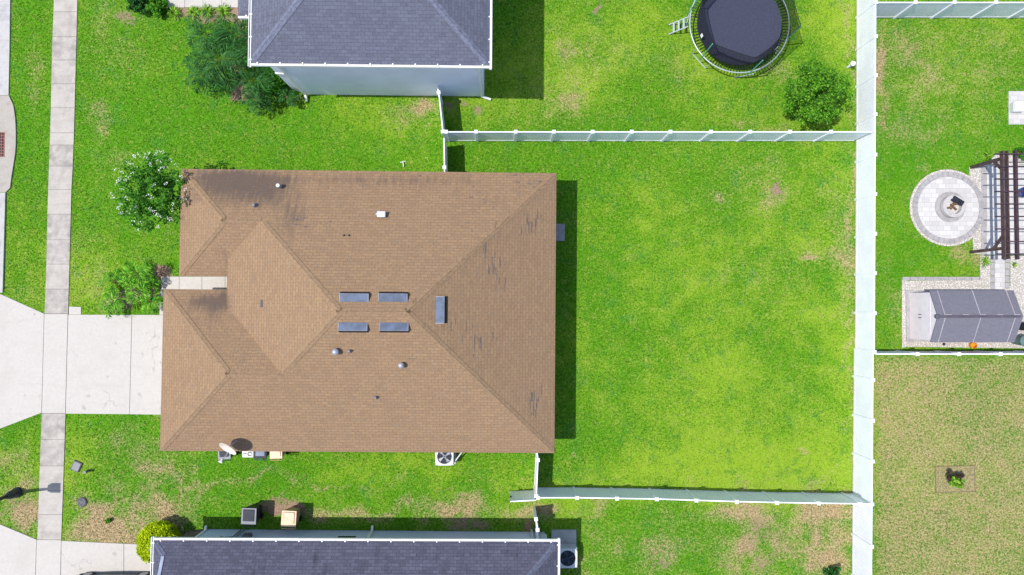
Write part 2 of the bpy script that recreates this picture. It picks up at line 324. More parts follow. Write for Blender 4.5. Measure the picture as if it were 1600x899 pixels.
def palm(name, loc, label, n_fr, L, trunk_h, mat, cat='palm', elev=(.15, 1.1), droop=1.4, grp=None, wid=.035, trunk=True):
    t = thing(name, loc, label, cat, grp); V = []; base = Vector(loc)+Vector((0, 0, trunk_h)); tb = MB()
    for i in range(n_fr):
        v, path = frond(base+Vector((random.uniform(-.05, .05), random.uniform(-.05, .05), 0)), i*2.39996+random.uniform(-.3, .3), L*random.uniform(.8, 1.15), random.uniform(*elev), droop*random.uniform(.8, 1.2), wid=wid)
        V += v; tb.tube(path[::4], [.014-.002*i_ for i_ in range(len(path[::4]))], 4)
    V = np.array(V); F = np.arange(len(V)).reshape(-1, 4)
    mesh_np('fronds', V, F, mat, t, {'shade': np.repeat(rng.uniform(0, 1, len(F)), 4)}); tb.build('frond_stems', M_F_TUFT, t)
    if trunk: MB().lathe((loc[0], loc[1], 0), [(.13, -.05), (.1, trunk_h*.5), (.12, trunk_h*.9), (.05, trunk_h+.08)], 10).build('trunk', M_PALMB, t)
    return t
def tree_limbs(mb, base, top, spread, n=9, r=.06):
    base = Vector(base); top = Vector(top); fork = base.lerp(top, .35)
    mb.tube([base-Vector((0, 0, .05)), base.lerp(fork, .5)+Vector((.03, .02, 0)), fork], [r*1.5, r*1.2, r], 8)
    for i in range(n):
        a = i*2.4; rr = spread*random.uniform(.5, .95); e = Vector((top.x+rr*math.cos(a), top.y+rr*math.sin(a), top.z+random.uniform(-.3, .7)))
        m = fork.lerp(e, .5)+Vector((0, 0, .15)); mb.tube([fork, m, e], [r*.6, r*.35, r*.12], 5)

# ------------------------------------------------------------------ shapes of the paving, used for the ground and to keep grass off it
SW_L = [(86, -60), (85, 0), (82, 75), (79.5, 200), (78.3, 227), (75, 325), (73, 420), (70.5, 490), (66, 646), (62.5, 740), (60, 820), (56.6, 899), (54, 960)]
SW_R = [(122.5, -60), (121.5, 0), (119, 100), (116, 215), (113.5, 280), (112, 300), (109.6, 400), (107, 490), (103, 646), (100, 740), (97, 820), (95, 899), (93, 960)]
def along(tab, y):
    for (x0, y0), (x1, y1) in zip(tab, tab[1:]):
        if y0 <= y <= y1: return x0+(x1-x0)*(y-y0)/(y1-y0)
DRV_APRON = [(4, 461), (69.5, 490.5), (65.5, 645), (0, 670), (-6, 672), (-4, 458)]
DRV2_APRON = [(-12, 815), (0, 819), (57.5, 843), (54, 960), (-20, 960)]
DRV_MAIN = [(108, 492), (256, 492.5), (254, 648), (104, 646.5)]
DRV2_MAIN = [(98, 844.5), (236, 851.5), (300, 853), (300, 980), (94, 980)]
PAD = [(108.5, 479.5), (127, 480), (127, 491.6), (108, 491.6)]
GUTTER = [(-40, -60), (17.5, -60), (17, 0), (16, 75), (15, 150), (22, 165), (26, 205), (25, 240), (19, 280), (17, 300), (10, 302), (8, 380), (6, 458), (-4, 458), (-6, 672), (-12, 815), (-20, 960), (-60, 960)]
WALKTOP = [(262, -80), (262, 12), (375, 13), (400, 13), (400, -80)]
EXCL = [SW_L+SW_R[::-1], DRV_APRON, DRV2_APRON, DRV_MAIN, DRV2_MAIN, PAD, GUTTER, WALKTOP]
EXCLW = [[tuple(v.xy) for v in PP(p)] for p in EXCL]
def inside(poly, X, Y):
    r = np.zeros(X.shape, bool); n = len(poly)
    for i in range(n):
        x0, y0 = poly[i]; x1, y1 = poly[(i+1) % n]
        if y0 == y1: continue
        c_ = ((y0 > Y) != (y1 > Y)) & (X < (x1-x0)*(Y-y0)/(y1-y0)+x0); r ^= c_
    return r
# wear of the lawns: (px, py, rx, ry, amount) at ground level
DRY = [(205, 812, 76, 30, .92), (175, 835, 55, 18, .65), (250, 775, 60, 14, .35), (262, 735, 45, 16, .6), (230, 700, 50, 34, .3), (35, 800, 40, 36, .7), (25, 740, 34, 35, .3), (140, 725, 36, 40, .2),
       (660, 165, 34, 18, .6), (640, 178, 40, 20, .3), (700, 795, 70, 14, .5), (830, 800, 30, 14, .5), (470, 800, 60, 12, .4), (620, 800, 80, 10, .4), (880, 790, 40, 12, .4), (935, 800, 14, 26, .45),
       (1250, 820, 95, 55, .42), (1300, 850, 40, 60, .45), (1200, 870, 70, 30, .35), (1180, 800, 40, 26, .4), (1040, 850, 90, 55, .22), (1020, 880, 30, 30, .3),
       (1400, 640, 60, 90, .16), (1400, 90, 60, 60, .16), (1480, 110, 110, 80, .14), (1420, 200, 50, 40, .2),
       (1200, 300, 12, 24, .3), (1113, 310, 10, 8, .7), (1280, 395, 30, 16, .2), (1320, 400, 22, 80, .3), (1200, 420, 60, 40, .16), (1160, 290, 70, 50, .16), (1310, 340, 30, 110, .12),
       (150, 185, 22, 20, .45), (170, 60, 50, 50, .14), (885, 110, 40, 70, .28), (870, 170, 80, 40, .2), (945, 90, 50, 40, .2), (1060, 110, 36, 30, .25), (1075, 140, 14, 10, .4), (1210, 118, 40, 22, .3), (1190, 200, 60, 14, .25),
       (170, 235, 30, 14, .2), (60, 115, 12, 40, .25), (50, 440, 30, 40, .15), (130, 420, 26, 50, .25), (1455, 265, 24, 14, .5), (1510, 400, 24, 18, .5), (1395, 460, 20, 60, .2), (1345, 570, 10, 190, .0), (380, 755, 160, 4, .38), (700, 757, 180, 4, .22), (1268, 400, 8, 8, .6), (1258, 704, 9, 6, .7),
       (895, 722, 7, 6, .8), (1000, 760, 180, 18, .08), (850, 470, 0.1, .1, 0), (1376, 120, 6, 120, .3), (1331, 480, 4, 290, .4), (1329, 90, 4, 110, .3), (160, 640, 140, 0.1, 0), (900, 880, 60, 30, .15)]
YEL = [(1100, 740, 240, 40, .55), (1230, 640, 120, 120, .35), (1000, 560, 140, 160, .2), (1270, 330, 90, 60, .3), (1040, 90, 220, 110, .3), (1300, 60, 40, 120, .3), (600, 165, 90, 30, .4), (860, 130, 120, 60, .4), (1180, 460, 140, 90, .3),
       (160, 440, 80, 70, .35), (60, 740, 70, 60, .35), (200, 690, 110, 50, .2), (860, 760, 60, 60, .3), (560, 730, 120, 12, .3), (700, 740, 80, 26, .35), (460, 700, 120, 60, .15), (1470, 640, 120, 100, .2), (1400, 60, 100, 80, .15), (1440, 360, 60, 80, .2), (1000, 340, 140, 70, .2)]
SOIL_SHADE = [(1240, 800, 85, 30, .36), (1200, 880, 60, 24, .4), (1220, 835, 50, 20, .36), (60, 815, 24, 24, .2), (20, 805, 34, 30, .7), (420, 800, 50, 16, .6), (455, 792, 24, 16, .6), (710, 818, 44, 12, .5), (820, 812, 24, 14, .45), (345, 90, 34, 34, .55), (385, 125, 22, 22, .6), (400, 152, 24, 10, .5), (448, 152, 14, 8, .4), (230, 22, 60, 12, .7), (330, 28, 70, 9, 1.0), (640, 155, 60, 5, .6), (715, 157, 26, 7, .8), (1201, 291, 4, 9, .8), (1268, 402, 4, 4, .6), (210, 476, 50, 22, 1.3), (228, 450, 30, 32, 1.1), (385, 40, 10, 50, .6), (270, 350, 14, 30, .3), (1063, 97, 10, 5, .3), (540, 790, 60, 10, .0), (1028, 895, 24, 12, .5), (930, 20, 12, 8, .5), (830, 835, 16, 10, .7), (1190, 822, 12, 12, .4)]  # bare soil, and below the dark palms added to darken the shaded understory
LUSH = [(40, 150, 34, 140, .5), (220, 200, 110, 60, .5), (560, 225, 150, 36, .5), (180, 300, 60, 120, .25), (600, 770, 240, 22, .5), (260, 765, 90, 12, .6), (450, 738, 130, 16, .4), (120, 660, 120, 10, .7), (1440, 240, 80, 50, .8), (1400, 360, 40, 160, .5), (1450, 410, 60, 30, .5), (1560, 230, 60, 30, .6), (1440, 560, 200, 8, .7), (940, 500, 50, 200, .22), (130, 820, 30, 30, .5), (985, 820, 50, 40, .3), (1180, 240, 180, 14, .15)]
def field(blobs, X, Y):
    a = np.zeros(X.shape)
    for px, py, rx, ry, am in blobs:
        if am == 0: continue
        c = P(px, py); rx, ry = rx/30.9, ry/30.9
        d = ((X-c.x)/rx)**2+((Y-c.y)/ry)**2
        a += am*np.exp(-np.minimum(d, 40)**1.5*.55)
    return a
_NG = np.random.default_rng(21).uniform(-1, 1, (8, 257, 257))
def vnoise(X, Y, sc, k_):
    x = (X/sc+97.3*k_+500) % 256; y = (Y/sc+41.7*k_+500) % 256; i = np.floor(x).astype(int); j = np.floor(y).astype(int); fx = x-i; fy = y-j
    fx = fx*fx*(3-2*fx); fy = fy*fy*(3-2*fy); G = _NG[k_ % 8]; return (G[i, j]*(1-fx)+G[i+1, j]*fx)*(1-fy)+(G[i, j+1]*(1-fx)+G[i+1, j+1]*fx)*fy
def fbm(X, Y, sc, k_, o=4):
    return sum(vnoise(X, Y, sc/2**i, k_+i)*.62**i for i in range(o))/1.6
def wear(X, Y):
    wx = X+fbm(X, Y, 1.6, 0)*.75; wy = Y+fbm(X, Y, 1.6, 3)*.75
    p = fbm(X, Y, .9, 5, 4); q = fbm(X, Y, 3.2, 2, 5); u = fbm(X, Y, 2.0, 6, 4)
    fd = field(DRY, wx, wy); fs = field(SOIL_SHADE, wx, wy); fy_ = field(YEL, wx, wy)
    se = 1/(1+np.exp(-(X-P(1364, 553).x)*6))/(1+np.exp((Y-P(1364, 556).y)*6)); ne = 1/(1+np.exp(-(X-P(1366, 553).x)*6))*(1-se)
    dry = .1+fd*(1+.9*p)+.12*np.maximum(0, p+.3*q); soil_shade = fs*(1+1.2*u)-.12*(p < -.2); yel = .14+fy_*(1+.9*q)+.34*q+.12*p
    dry = dry*(1-se)+se*(.74+.10*p+.06*q+.2*fd); yel = yel+.15*se+.1*ne; dry = dry+.06*ne*(Y > P(1400, 230).y)
    lush = np.clip(field(LUSH, wx, wy)+.5*np.maximum(0, u-.1), 0, 1)*np.clip(1-fd, 0, 1)
    return {'dry': dry, 'yellow': yel, 'soil_shade': soil_shade, 'lush': lush}
def axis_pts(lo, hi, step, far):
    a = list(np.arange(lo, hi+1e-6, step)); d = step*2
    while a[-1] < far: a.append(a[-1]+d); d *= 1.7
    d = step*2
    while a[0] > -far: a.insert(0, a[0]-d); d *= 1.7
    return np.array(a)
gx = axis_pts(-29, 30, .14, 900); gy = axis_pts(-17, 19, .14, 900)
X, Y = np.meshgrid(gx, gy); nx, ny = len(gx), len(gy)
idx = np.arange(nx*ny).reshape(ny, nx)
Fq = np.stack([idx[:-1, :-1], idx[:-1, 1:], idx[1:, 1:], idx[1:, :-1]], -1).reshape(-1, 4)
V = np.stack([X.ravel(), Y.ravel(), np.zeros(X.size)], 1)
g = mesh_np('ground', V, Fq, M_LAWN, None, {a: b for a, b in wear(X.ravel(), Y.ravel()).items()}); tag(g, kind='structure')

# ------------------------------------------------------------------ road, kerb, sidewalk, driveways
def z_poly(name, px, z0, z1, mat): return struct(MB().prism([tuple(v.xy) for v in PP(px)], z0, z1), name, mat)
rl = P(-20, 400).x
struct(MB().prism([(rl-8.5, -80), (rl+.3, -80), (rl+.3, 80), (rl-8.5, 80)], -.05, .012), 'road', M_ASPH)
m = MB()
edge = [(17.5, -60), (17, 0), (16, 75), (15, 149)]
kin = [(-32, -60), (-32, 0), (-32, 75), (-32, 149)]
W2 = lambda l: [tuple(v.xy) for v in PP(l)]
m.prism(W2([(-40, -60), (8.5, -60), (8.5, 149.3), (-40, 149.3)]), -.05, .03)
m.prism(W2([(8.9, -60), (17.5, -60), (17, 0), (16, 75), (14.5, 149.3), (8.9, 149.3)]), -.05, .06)
m.prism(W2([(-40, 302), (2, 302), (1, 380), (-1, 458), (-12, 960), (-60, 960)]), -.05, .03)
m.prism(W2([(2.3, 302), (10, 302), (8, 380), (5.8, 457.5), (-.8, 457.5), (1.3, 380)]), -.05, .09)
struct(m, 'kerb', M_KERB)
m = MB(); m.prism(W2([(-40, 150), (8.6, 150), (8.6, 301.2), (-40, 301.2)]), -.05, .04)
m.prism(W2([(8.9, 150), (15, 150), (22, 165), (25, 185), (26, 205), (26, 225), (25, 240), (19, 278), (17, 294), (10, 301.2), (8.9, 301.2)]), -.05, .07)
struct(m, 'storm_drain_apron', M_BASIN)
t = thing('drain_grate', P(-4, 226), 'rusty brown drain grate set in the concrete kerb inlet', 'drain')
m = MB()
a, b = P(-12, 208), P(8, 245)
for i in range(9):
    yy = a.y+(b.y-a.y)*i/8; m.box(((a.x+b.x)/2, yy, .055), (b.x-a.x, .05, .03))
for i in range(6):
    xx = a.x+(b.x-a.x)*i/5; m.box((xx, (a.y+b.y)/2, .058), (.04, abs(b.y-a.y), .03))
m.build('grate', M_RUST, t); MB().box(((a.x+b.x)/2, (a.y+b.y)/2, .037), (abs(b.x-a.x), abs(b.y-a.y), .012)).build('pit', M_ACD, t)

joints = [-60, -22, 19, 58, 94.5, 131.5, 169, 208, 227, 260, 297, 335, 375, 413, 452, 490.3, 646, 687, 728, 766, 804, 843, 880, 918, 960]
V = []; F = []; GR = []
gr_s = {2: .5, 3: .75, 4: .5, 5: .3, 6: .2, 8: 0.8, 9: .35, 10: .2, 11: .8, 12: .7, 13: .5, 14: .75, 16: .8, 17: .75, 18: .3, 19: .2}
mg = MB()
for i, (y0, y1) in enumerate(zip(joints, joints[1:])):
    ys = [y0+.25, y1-.25]
    if y0 == 490.3: continue
    pts = [P(along(SW_L, max(-60, ys[0])), ys[0]), P(along(SW_R, max(-60, ys[0])), ys[0]), P(along(SW_R, ys[1]), ys[1]), P(along(SW_L, ys[1]), ys[1])]
    n = 7; o = len(V)
    for a in range(n+1):
        for b in range(n+1):
            p = pts[0].lerp(pts[1], a/n).lerp(pts[3].lerp(pts[2], a/n), b/n); V.append((p.x, p.y, .035))
            GR.append(1.25*gr_s.get(i, .15)*(.5+.5*abs(2*a/n-1))*random.uniform(.6, 1.1))
    for a in range(n):
        for b in range(n): F.append((o+a*(n+1)+b, o+a*(n+1)+b+1, o+(a+1)*(n+1)+b+1, o+(a+1)*(n+1)+b)[::-1])
tag(mesh_np('sidewalk', V, F, M_SIDEWALK, None, {'grime': GR}), kind='structure')
m = MB(); L_, R_ = SW_L, SW_R
m.prism(W2([(x+.1, y) for x, y in L_]+[(x-.1, y) for x, y in R_[::-1]]), -.05, .026); struct(m, 'sidewalk_bed', M_GAP)
m = MB()
m.prism(W2(DRV_APRON), -.05, .04)
m.prism(W2([(70.2, 490.8), (106.6, 490.8), (102.6, 645.6), (66.2, 645.6)]), -.05, .041)
m.prism(W2([(107.4, 492), (206.4, 492.3), (202.6, 647.2), (103.4, 646.3)]), -.05, .042)
m.prism(W2([(207.2, 492.3), (258, 492.5), (256, 648), (203.3, 647.3)]), -.05, .043)
m.prism(W2(PAD), -.05, .03); struct(m, 'driveway', M_DRIVE)
m = MB()
m.prism(W2(DRV2_APRON), -.05, .04)
m.prism(W2([(58.2, 843.4), (96, 845), (93.5, 980), (54.5, 980)]), -.05, .041)
m.prism(W2([(96.9, 845), (193.8, 849.5), (193.8, 980), (94.4, 980)]), -.05, .042)
m.prism(W2([(194.6, 849.5), (300, 854), (300, 980), (194.6, 980)]), -.05, .043); struct(m, 'neighbour_driveway', M_DRIVE)
m = MB()
for x0, x1 in ((262, 288.5), (289, 317.5), (318, 346.5), (347, 372), (372.5, 398)): m.prism(W2([(x0, -80), (x1, -80), (x1, 12.4), (x0, 12)]), -.05, .04)
struct(m, 'neighbour_front_walk', M_WALK)
m = MB()
m.prism(W2([(250.5, 452), (258, 452), (258, 492), (249.8, 492)]), -.05, .04)
for x0, x1 in ((252.5, 280.3), (280.9, 315.7), (316.3, 352), (352.6, 375)): m.prism(W2([(x0, 432.5), (x1, 432.5), (x1, 462), (x0, 462)]), -.05, .045)
struct(m, 'front_walk', M_WALK)

# ------------------------------------------------------------------ grass blades
EXB = [[(P(282, 265, 2.7).x+.5, P(282, 265, 2.7).y-.5), (2.2, 5.8), (2.0, -6.3), (-15.3, -6.2), (-15.3, .5), (-14.6, 1.2)],
       [(-9.9, 10.9), (-.9, 10.9), (-.9, 30), (-9.9, 30)], [(-15.7, -11.2), (2.1, -11.5), (2.1, -30), (-15.7, -30)]]
PATIO_EX = [[tuple(v.xy) for v in PP(p)] for p in ([(1409, 433), (1531, 433), (1531, 398), (1546, 255), (1640, 255), (1640, 545), (1409, 541)], [(1575, 142), (1640, 142), (1640, 196), (1575, 196)])]
cc_ = P(1481, 325)
N = 420000
bx = rng.uniform(-27.5, 28.5, N); by = rng.uniform(-15.5, 17.5, N)
keep = np.ones(N, bool)
jx, jy = rng.normal(0, .028, N), rng.normal(0, .028, N)
for p in EXCLW+EXB+PATIO_EX: keep &= ~inside(p, bx+jx, by+jy)
keep &= (bx-cc_.x)**2+(by-cc_.y)**2 > 1.95**2
wv = wear(bx, by); keep &= rng.uniform(0, 1, N) > np.clip(wv['soil_shade']*.9, 0, .85)
bx, by = bx[keep], by[keep]; N = len(bx); wv = wear(bx, by)
az = rng.uniform(0, 2*math.pi, N); hh = rng.uniform(.02, .05, N); ww = rng.uniform(.014, .034, N); ln = rng.uniform(.02, .07, N); la = rng.uniform(0, 2*math.pi, N)
dx, dy = np.cos(az)*ww, np.sin(az)*ww
V = np.stack([np.stack([bx-dx, by-dy, np.zeros(N)], 1), np.stack([bx+dx, by+dy, np.zeros(N)], 1), np.stack([bx+np.cos(la)*ln, by+np.sin(la)*ln, hh], 1)], 1).reshape(-1, 3)
at = {a: np.repeat(b, 3) for a, b in wv.items()}; at['shade'] = np.repeat(rng.uniform(0, 1, N)**1.3, 3); at['tone'] = np.repeat(rng.uniform(0, 1, N), 3)
tag(mesh_np('grass', V, np.arange(3*N).reshape(-1, 3), M_BLADE, None, at), 'short mown green lawn grass around the houses', 'grass', kind='stuff')

# ------------------------------------------------------------------ roofs
def grid_cut(bm, step):
    xs = [v.co.x for v in bm.verts]; ys = [v.co.y for v in bm.verts]
    for a, nrm in ((xs, (1, 0, 0)), (ys, (0, 1, 0))):
        t_ = min(a)+step
        while t_ < max(a):
            g_ = bm.verts[:]+bm.edges[:]+bm.faces[:]
            bmesh.ops.bisect_plane(bm, geom=g_, plane_co=Vector(nrm)*t_, plane_no=nrm, dist=1e-4); t_ += step
def roof_mesh(name, polys, L, mat, parent, stains=(), marks=(), step=.3, mats2=None):
    """polys in local coords; L maps to world; uv laid along each slope"""
    bm = bmesh.new()
    for p in polys: bm.faces.new([bm.verts.new(v) for v in p])
    bmesh.ops.remove_doubles(bm, verts=bm.verts, dist=1e-3)
    for f in bm.faces:
        f.normal_update()
        if f.normal.z < 0: f.normal_flip()
    if stains: grid_cut(bm, step)
    uvl = bm.loops.layers.uv.new('UVMap'); off = WL[parent.name]
    for f in bm.faces:
        f.normal_update(); n = f.normal; h = Vector((-n.y, n.x, 0)); h = h.normalized() if h.length > 1e-4 else Vector((1, 0, 0)); s_ = n.cross(h)
        for l in f.loops: l[uvl].uv = (l.vert.co.dot(h), l.vert.co.dot(s_))
    for (u, v, L_, ax, zf, wd) in marks:
        a = Vector((u, v, 0)); d = Vector((0, 1, 0))*L_ if ax else Vector((1, 0, 0))*L_; e = Vector((wd, 0, 0)) if ax else Vector((0, wd, 0))
        q = [a, a+e, a+e+d, a+d]; q = [Vector((p.x, p.y, zf(p.x, p.y)+.006)) for p in q]
        fc = bm.faces.new([bm.verts.new(p) for p in q]); fc.material_index = 1; fc.normal_update()
        if fc.normal.z < 0: fc.normal_flip()
    me = bpy.data.meshes.new(name)
    co_ = [v.co.copy() for v in bm.verts]
    st = [0.]*len(co_)
    for i, c in enumerate(co_):
        st[i] = sum(am*math.exp(-min(30, (((c.x-x)/rx)**2+((c.y-y)/ry)**2))) for x, y, rx, ry, am in stains)
    for v in bm.verts: v.co = L(v.co)-off
    bm.to_mesh(me); bm.free(); me.materials.append(mat); me.materials.append(M_WORN)
    a = me.attributes.new('stain', 'FLOAT', 'POINT'); a.data.foreach_set('value', st)
    o = bpy.data.objects.new(name, me); COL.objects.link(o); o.parent = parent; WL[o.name] = off; return o
def caps(lines, L, mat, parent, wd=.30):
    m = MB()
    for a, b, nl, nr in lines:      # bent cap strip: half on each of the two slopes
        a = Vector(a); b = Vector(b); d = (b-a).normalized(); a = a+d*(.17 if abs(d.z) > .05 else 0)
        for nn, t_ in ((nl, .02), (nr, .016)):
            nn = Vector(nn).normalized(); s_ = d.cross(nn).normalized()
            o_ = Vector(nl)+Vector(nr); dirn = s_ if s_.dot(Vector((nn.x, nn.y, 0))) > 0 else -s_
            q = [a, b, b+dirn*wd*.5, a+dirn*wd*.5]; q = [L(p+nn*.004) for p in q]; u = nn*t_
            m.add(q+[L(p+Vector(nn)*t_) for p in [a, b, b+dirn*wd*.5, a+dirn*wd*.5]], [(0, 1, 2, 3), (4, 5, 6, 7), (0, 1, 5, 4), (1, 2, 6, 5), (2, 3, 7, 6), (3, 0, 4, 7)])
    return m.build('ridge_caps', mat, parent)
sl_ = .44; NN = Vector((0, sl_, 1)); NE_ = Vector((sl_, 0, 1)); NS_ = Vector((0, -sl_, 1)); NW_ = Vector((-sl_, 0, 1))

# main brown house, local frame: origin at its south-east eave corner
th = R(-.52); O = Vector((2.41, -6.84, 0)); RM = Matrix.Rotation(th, 3, 'Z')
def LH(v): return RM @ Vector(v)+O
def IH(v): return RM.transposed() @ (Vector(v)-O)
E0 = 2.7; h = lambda d: E0+sl_*d
WW = 13.06; Hh = WW/2; TE = -Hh; TW = -9.35; xw = -17.5; yw = 8.08; xg = -18.2; yg = 7.44; ce = -15.15
w2 = (WW-yw)/2; g2 = yg/2; U0 = TW-Hh
a_ = (xw+w2, WW-w2, h(w2)); b_ = (U0+w2, WW-w2, h(w2)); tW = (TW, Hh, h(Hh)); tE = (TE, Hh, h(Hh))
ga = (xg+g2, g2, h(g2)); gb = (U0+g2, g2, h(g2)); dc = ce-U0
v1 = (ce, b_[1]-(b_[0]-ce), h(dc)); v2 = (ce, gb[1]+(gb[0]-ce), h(dc))
NWc, NEc, SEc, SWc = (xw, WW, E0), (0, WW, E0), (0, 0, E0), (xg, 0, E0)
wS, wSi, gN, gNi = (xw, yw, E0), (ce, yw, E0), (xg, yg, E0), (ce, yg, E0)
polys = [[NWc, NEc, tE, tW, b_, a_], [NEc, SEc, tE], [SWc, ga, gb, tW, tE, SEc], [NWc, a_, wS], [wS, a_, b_, v1, wSi], [SWc, gN, ga], [gN, gNi, v2, gb, ga], [v1, b_, tW, gb, v2]]
house = thing('brown_roof_house', LH((-8, 6, 0)), 'single-storey house with a broad brown shingle hip roof, the largest roof in view', 'house')
def loc(px, py, z): q = IH(P(px, py, z)); return q.x, q.y
zE = lambda x, y: E0+sl_*(-x); zN = lambda x, y: E0+sl_*(WW-y); zS = lambda x, y: E0+sl_*y
marks = []
for (px, py, n_) in ((812, 322, 0), (775, 415, 6), (783, 440, 5), (771, 430, 3), (826, 345, 5), (832, 360, 5), (822, 350, 3), (842, 345, 3), (756, 395, 3), (765, 400, 3), (730, 520, 3), (737, 540, 4), (748, 535, 4), (771, 533, 3), (833, 630, 5), (838, 640, 5), (830, 645, 4), (845, 628, 3), (810, 340, 0), (778, 365, 2), (655, 470, 2), (714, 505, 2)):
    u, v = loc(px, py, 3.7)
    for j in range(n_): marks.append((u+random.uniform(-.25, .25), v+random.uniform(-.5, .3), random.uniform(.15, .5), True, zE, random.choice((.018, .025, .035))))
for (px, py, n_) in ((738, 300, 4), (760, 320, 5), (825, 283, 4), (833, 290, 4), (405, 300, 3), (470, 340, 5), (475, 350, 4), (520, 350, 2), (360, 285, 5), (385, 300, 3), (655, 280, 2), (730, 360, 3), (810, 276, 3)):
    u, v = loc(px, py, 3.2)
    for j in range(n_): marks.append((u+random.uniform(-.3, .3), v+random.uniform(-.3, .3), random.uniform(.08, .2), False, zN, random.choice((.03, .05))))
for (px, py, n_) in ((640, 560, 1), (320, 640, 1), (800, 650, 0)):
    u, v = loc(px, py, 4.2)
    for j in range(n_): marks.append((u+random.uniform(-.3, .3), v+random.uniform(-.2, .2), random.uniform(.2, .4), False, zS, .02))
stains = []
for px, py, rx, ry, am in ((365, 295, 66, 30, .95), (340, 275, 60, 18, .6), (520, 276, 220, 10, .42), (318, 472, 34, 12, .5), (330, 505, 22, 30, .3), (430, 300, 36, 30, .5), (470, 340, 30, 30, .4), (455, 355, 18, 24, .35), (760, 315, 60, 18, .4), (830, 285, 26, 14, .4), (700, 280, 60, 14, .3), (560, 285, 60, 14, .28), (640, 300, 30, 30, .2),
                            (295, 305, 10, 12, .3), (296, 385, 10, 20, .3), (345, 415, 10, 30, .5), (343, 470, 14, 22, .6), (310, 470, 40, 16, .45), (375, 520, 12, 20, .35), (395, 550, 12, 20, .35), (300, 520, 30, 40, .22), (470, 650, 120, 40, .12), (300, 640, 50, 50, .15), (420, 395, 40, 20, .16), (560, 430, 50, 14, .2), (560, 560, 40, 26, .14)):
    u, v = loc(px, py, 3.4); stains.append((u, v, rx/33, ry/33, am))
roof = roof_mesh('roof', polys, LH, M_ROOF, house, stains, marks)
caps([(NWc, a_, NN, NW_), (wS, a_, NS_, NW_), (a_, b_, NN, NS_), (b_, tW, NN, NW_), (gb, tW, NS_, NW_), (tW, tE, NN, NS_), (NEc, tE, NN, NE_), (SEc, tE, NS_, NE_), (SWc, ga, NS_, NW_), (gN, ga, NN, NW_), (ga, gb, NN, NS_)], LH, M_ROOFCAP, roof)
loop = [NWc, NEc, SEc, SWc, gN, gNi, wSi, wS]
m = MB()
for i in range(len(loop)):
    p, q = Vector(loop[i]), Vector(loop[(i+1) % len(loop)])
    if loop[i] == gNi: continue
    d = (q-p).normalized(); m.bar(LH(p+Vector((0, 0, -.115))), LH(q+Vector((0, 0, -.115))), .03, .2)
m.bar(LH(Vector((ce, v2[1], h(dc)-.13))), LH(Vector((ce, v1[1], h(dc)-.13))), .03, .22)
m.build('fascia', M_FASCIA, house)
MB().prism([tuple(LH(p).xy) for p in loop], E0-.25, E0-.22).build('soffit', M_TRIM, house)
o_ = .45
wl = [(xw+o_, WW-o_), (-o_, WW-o_), (-o_, o_), (xg+o_, o_), (xg+o_, yg-o_), (ce+1.2, yg-o_), (ce+1.2, yw+o_), (xw+o_, yw+o_)]
MB().prism([tuple(LH((a, b, 0)).xy) for a, b in wl], -.05, E0-.25).build('wall', M_STUC, house)
def wbox(x, y, z, dx, dy, dz, name, mat, par=house, bev=0): return MB().box(LH((x, y, z)), (dx, dy, dz), th).build(name, mat, par, bevel=bev)
gd = wbox(xg+o_-.02, 3.7, 1.1, .06, 4.8, 2.15, 'garage_door', M_TRIM)
dr = wbox(ce+1.18, 7.76, 1.05, .06, .5, 2.0, 'front_door', M_FASCIA)
for (x, y, dx, dy) in ((-o_+.01, 3.5, .07, 1.5), (xw+o_-.01, 10.5, .07, 1.6), (-12, WW-o_+.01, 1.0, .07), (-6, WW-o_+.01, 1.2, .07), (-9, o_-.01, 1.0, .07)):
    f_ = wbox(x, y, 1.5, dx, dy, 1.2, 'window', M_TRIM); wbox(x+(.02 if dx < .1 and x > -1 else -.02 if dx < .1 else 0), y+(.02 if dy < .1 and y > 5 else -.02 if dy < .1 else 0), 1.5, dx-(.0 if dx < .1 else .12), dy-(0 if dy < .1 else .12), 1.08, 'pane', M_GLASS, f_)
sd = wbox(-o_+.03, 9.9, 1.15, .08, 1.8, 2.1, 'patio_door', M_TRIM); wbox(-o_+.06, 9.9, 1.15, .05, 1.6, 1.95, 'pane', M_GLASS, sd)
# back step
cs = P(876, 363.5); MB().box((cs.x-.3, cs.y, .06), (1.0, .88, .14), th).build('back_step', M_PAVER_R, house, bevel=.02)
# low slant-back roof vents
def slope_frame(px, py, zg, zf, n):
    u, v = loc(px, py, zg); z = zf(u, v)
    for _ in range(3): u, v = loc(px, py, z); z = zf(u, v)
    return Vector((u, v, z)), Vector(n).normalized()
def box_vent(px, py, zf, n, along_x, L_=1.22, W_=.46, label=None):
    c, n = slope_frame(px, py, 5., zf, n); d = Vector((1, 0, 0)) if along_x else Vector((0, 1, 0)); up = n.cross(d).normalized()
    if up.z < 0: up = -up            # up-slope direction
    m = MB(); H_ = .19
    def pt(a, b, hz): return LH(c+d*a+up*b+n*hz)
    A = [pt(s*L_/2, b, hz) for s in (-1, 1) for b, hz in ((W_*.5, .02), (-W_*.16, H_), (-W_*.5, .05))]
    m.add(A, [(0, 3, 4, 1), (0, 1, 2), (3, 5, 4), (0, 2, 5, 3)], 0)
    m.add([A[1], A[4], A[5], A[2]], [(0, 1, 2, 3)], 1)
    for s in (-1, 1): m.bar(pt(s*(L_/2), W_*.5, .02), pt(s*(L_/2), -W_*.16, H_+.008), .03, .012, 2, up=Vector(RM @ n))
    m.bar(pt(-L_/2, -W_*.16, H_+.004), pt(L_/2, -W_*.16, H_+.004), .012, .008, 2)
    o = m.build('roof_vent', [M_VENT, M_VENTD, M_VENTL], roof); o['label'] = label; return o
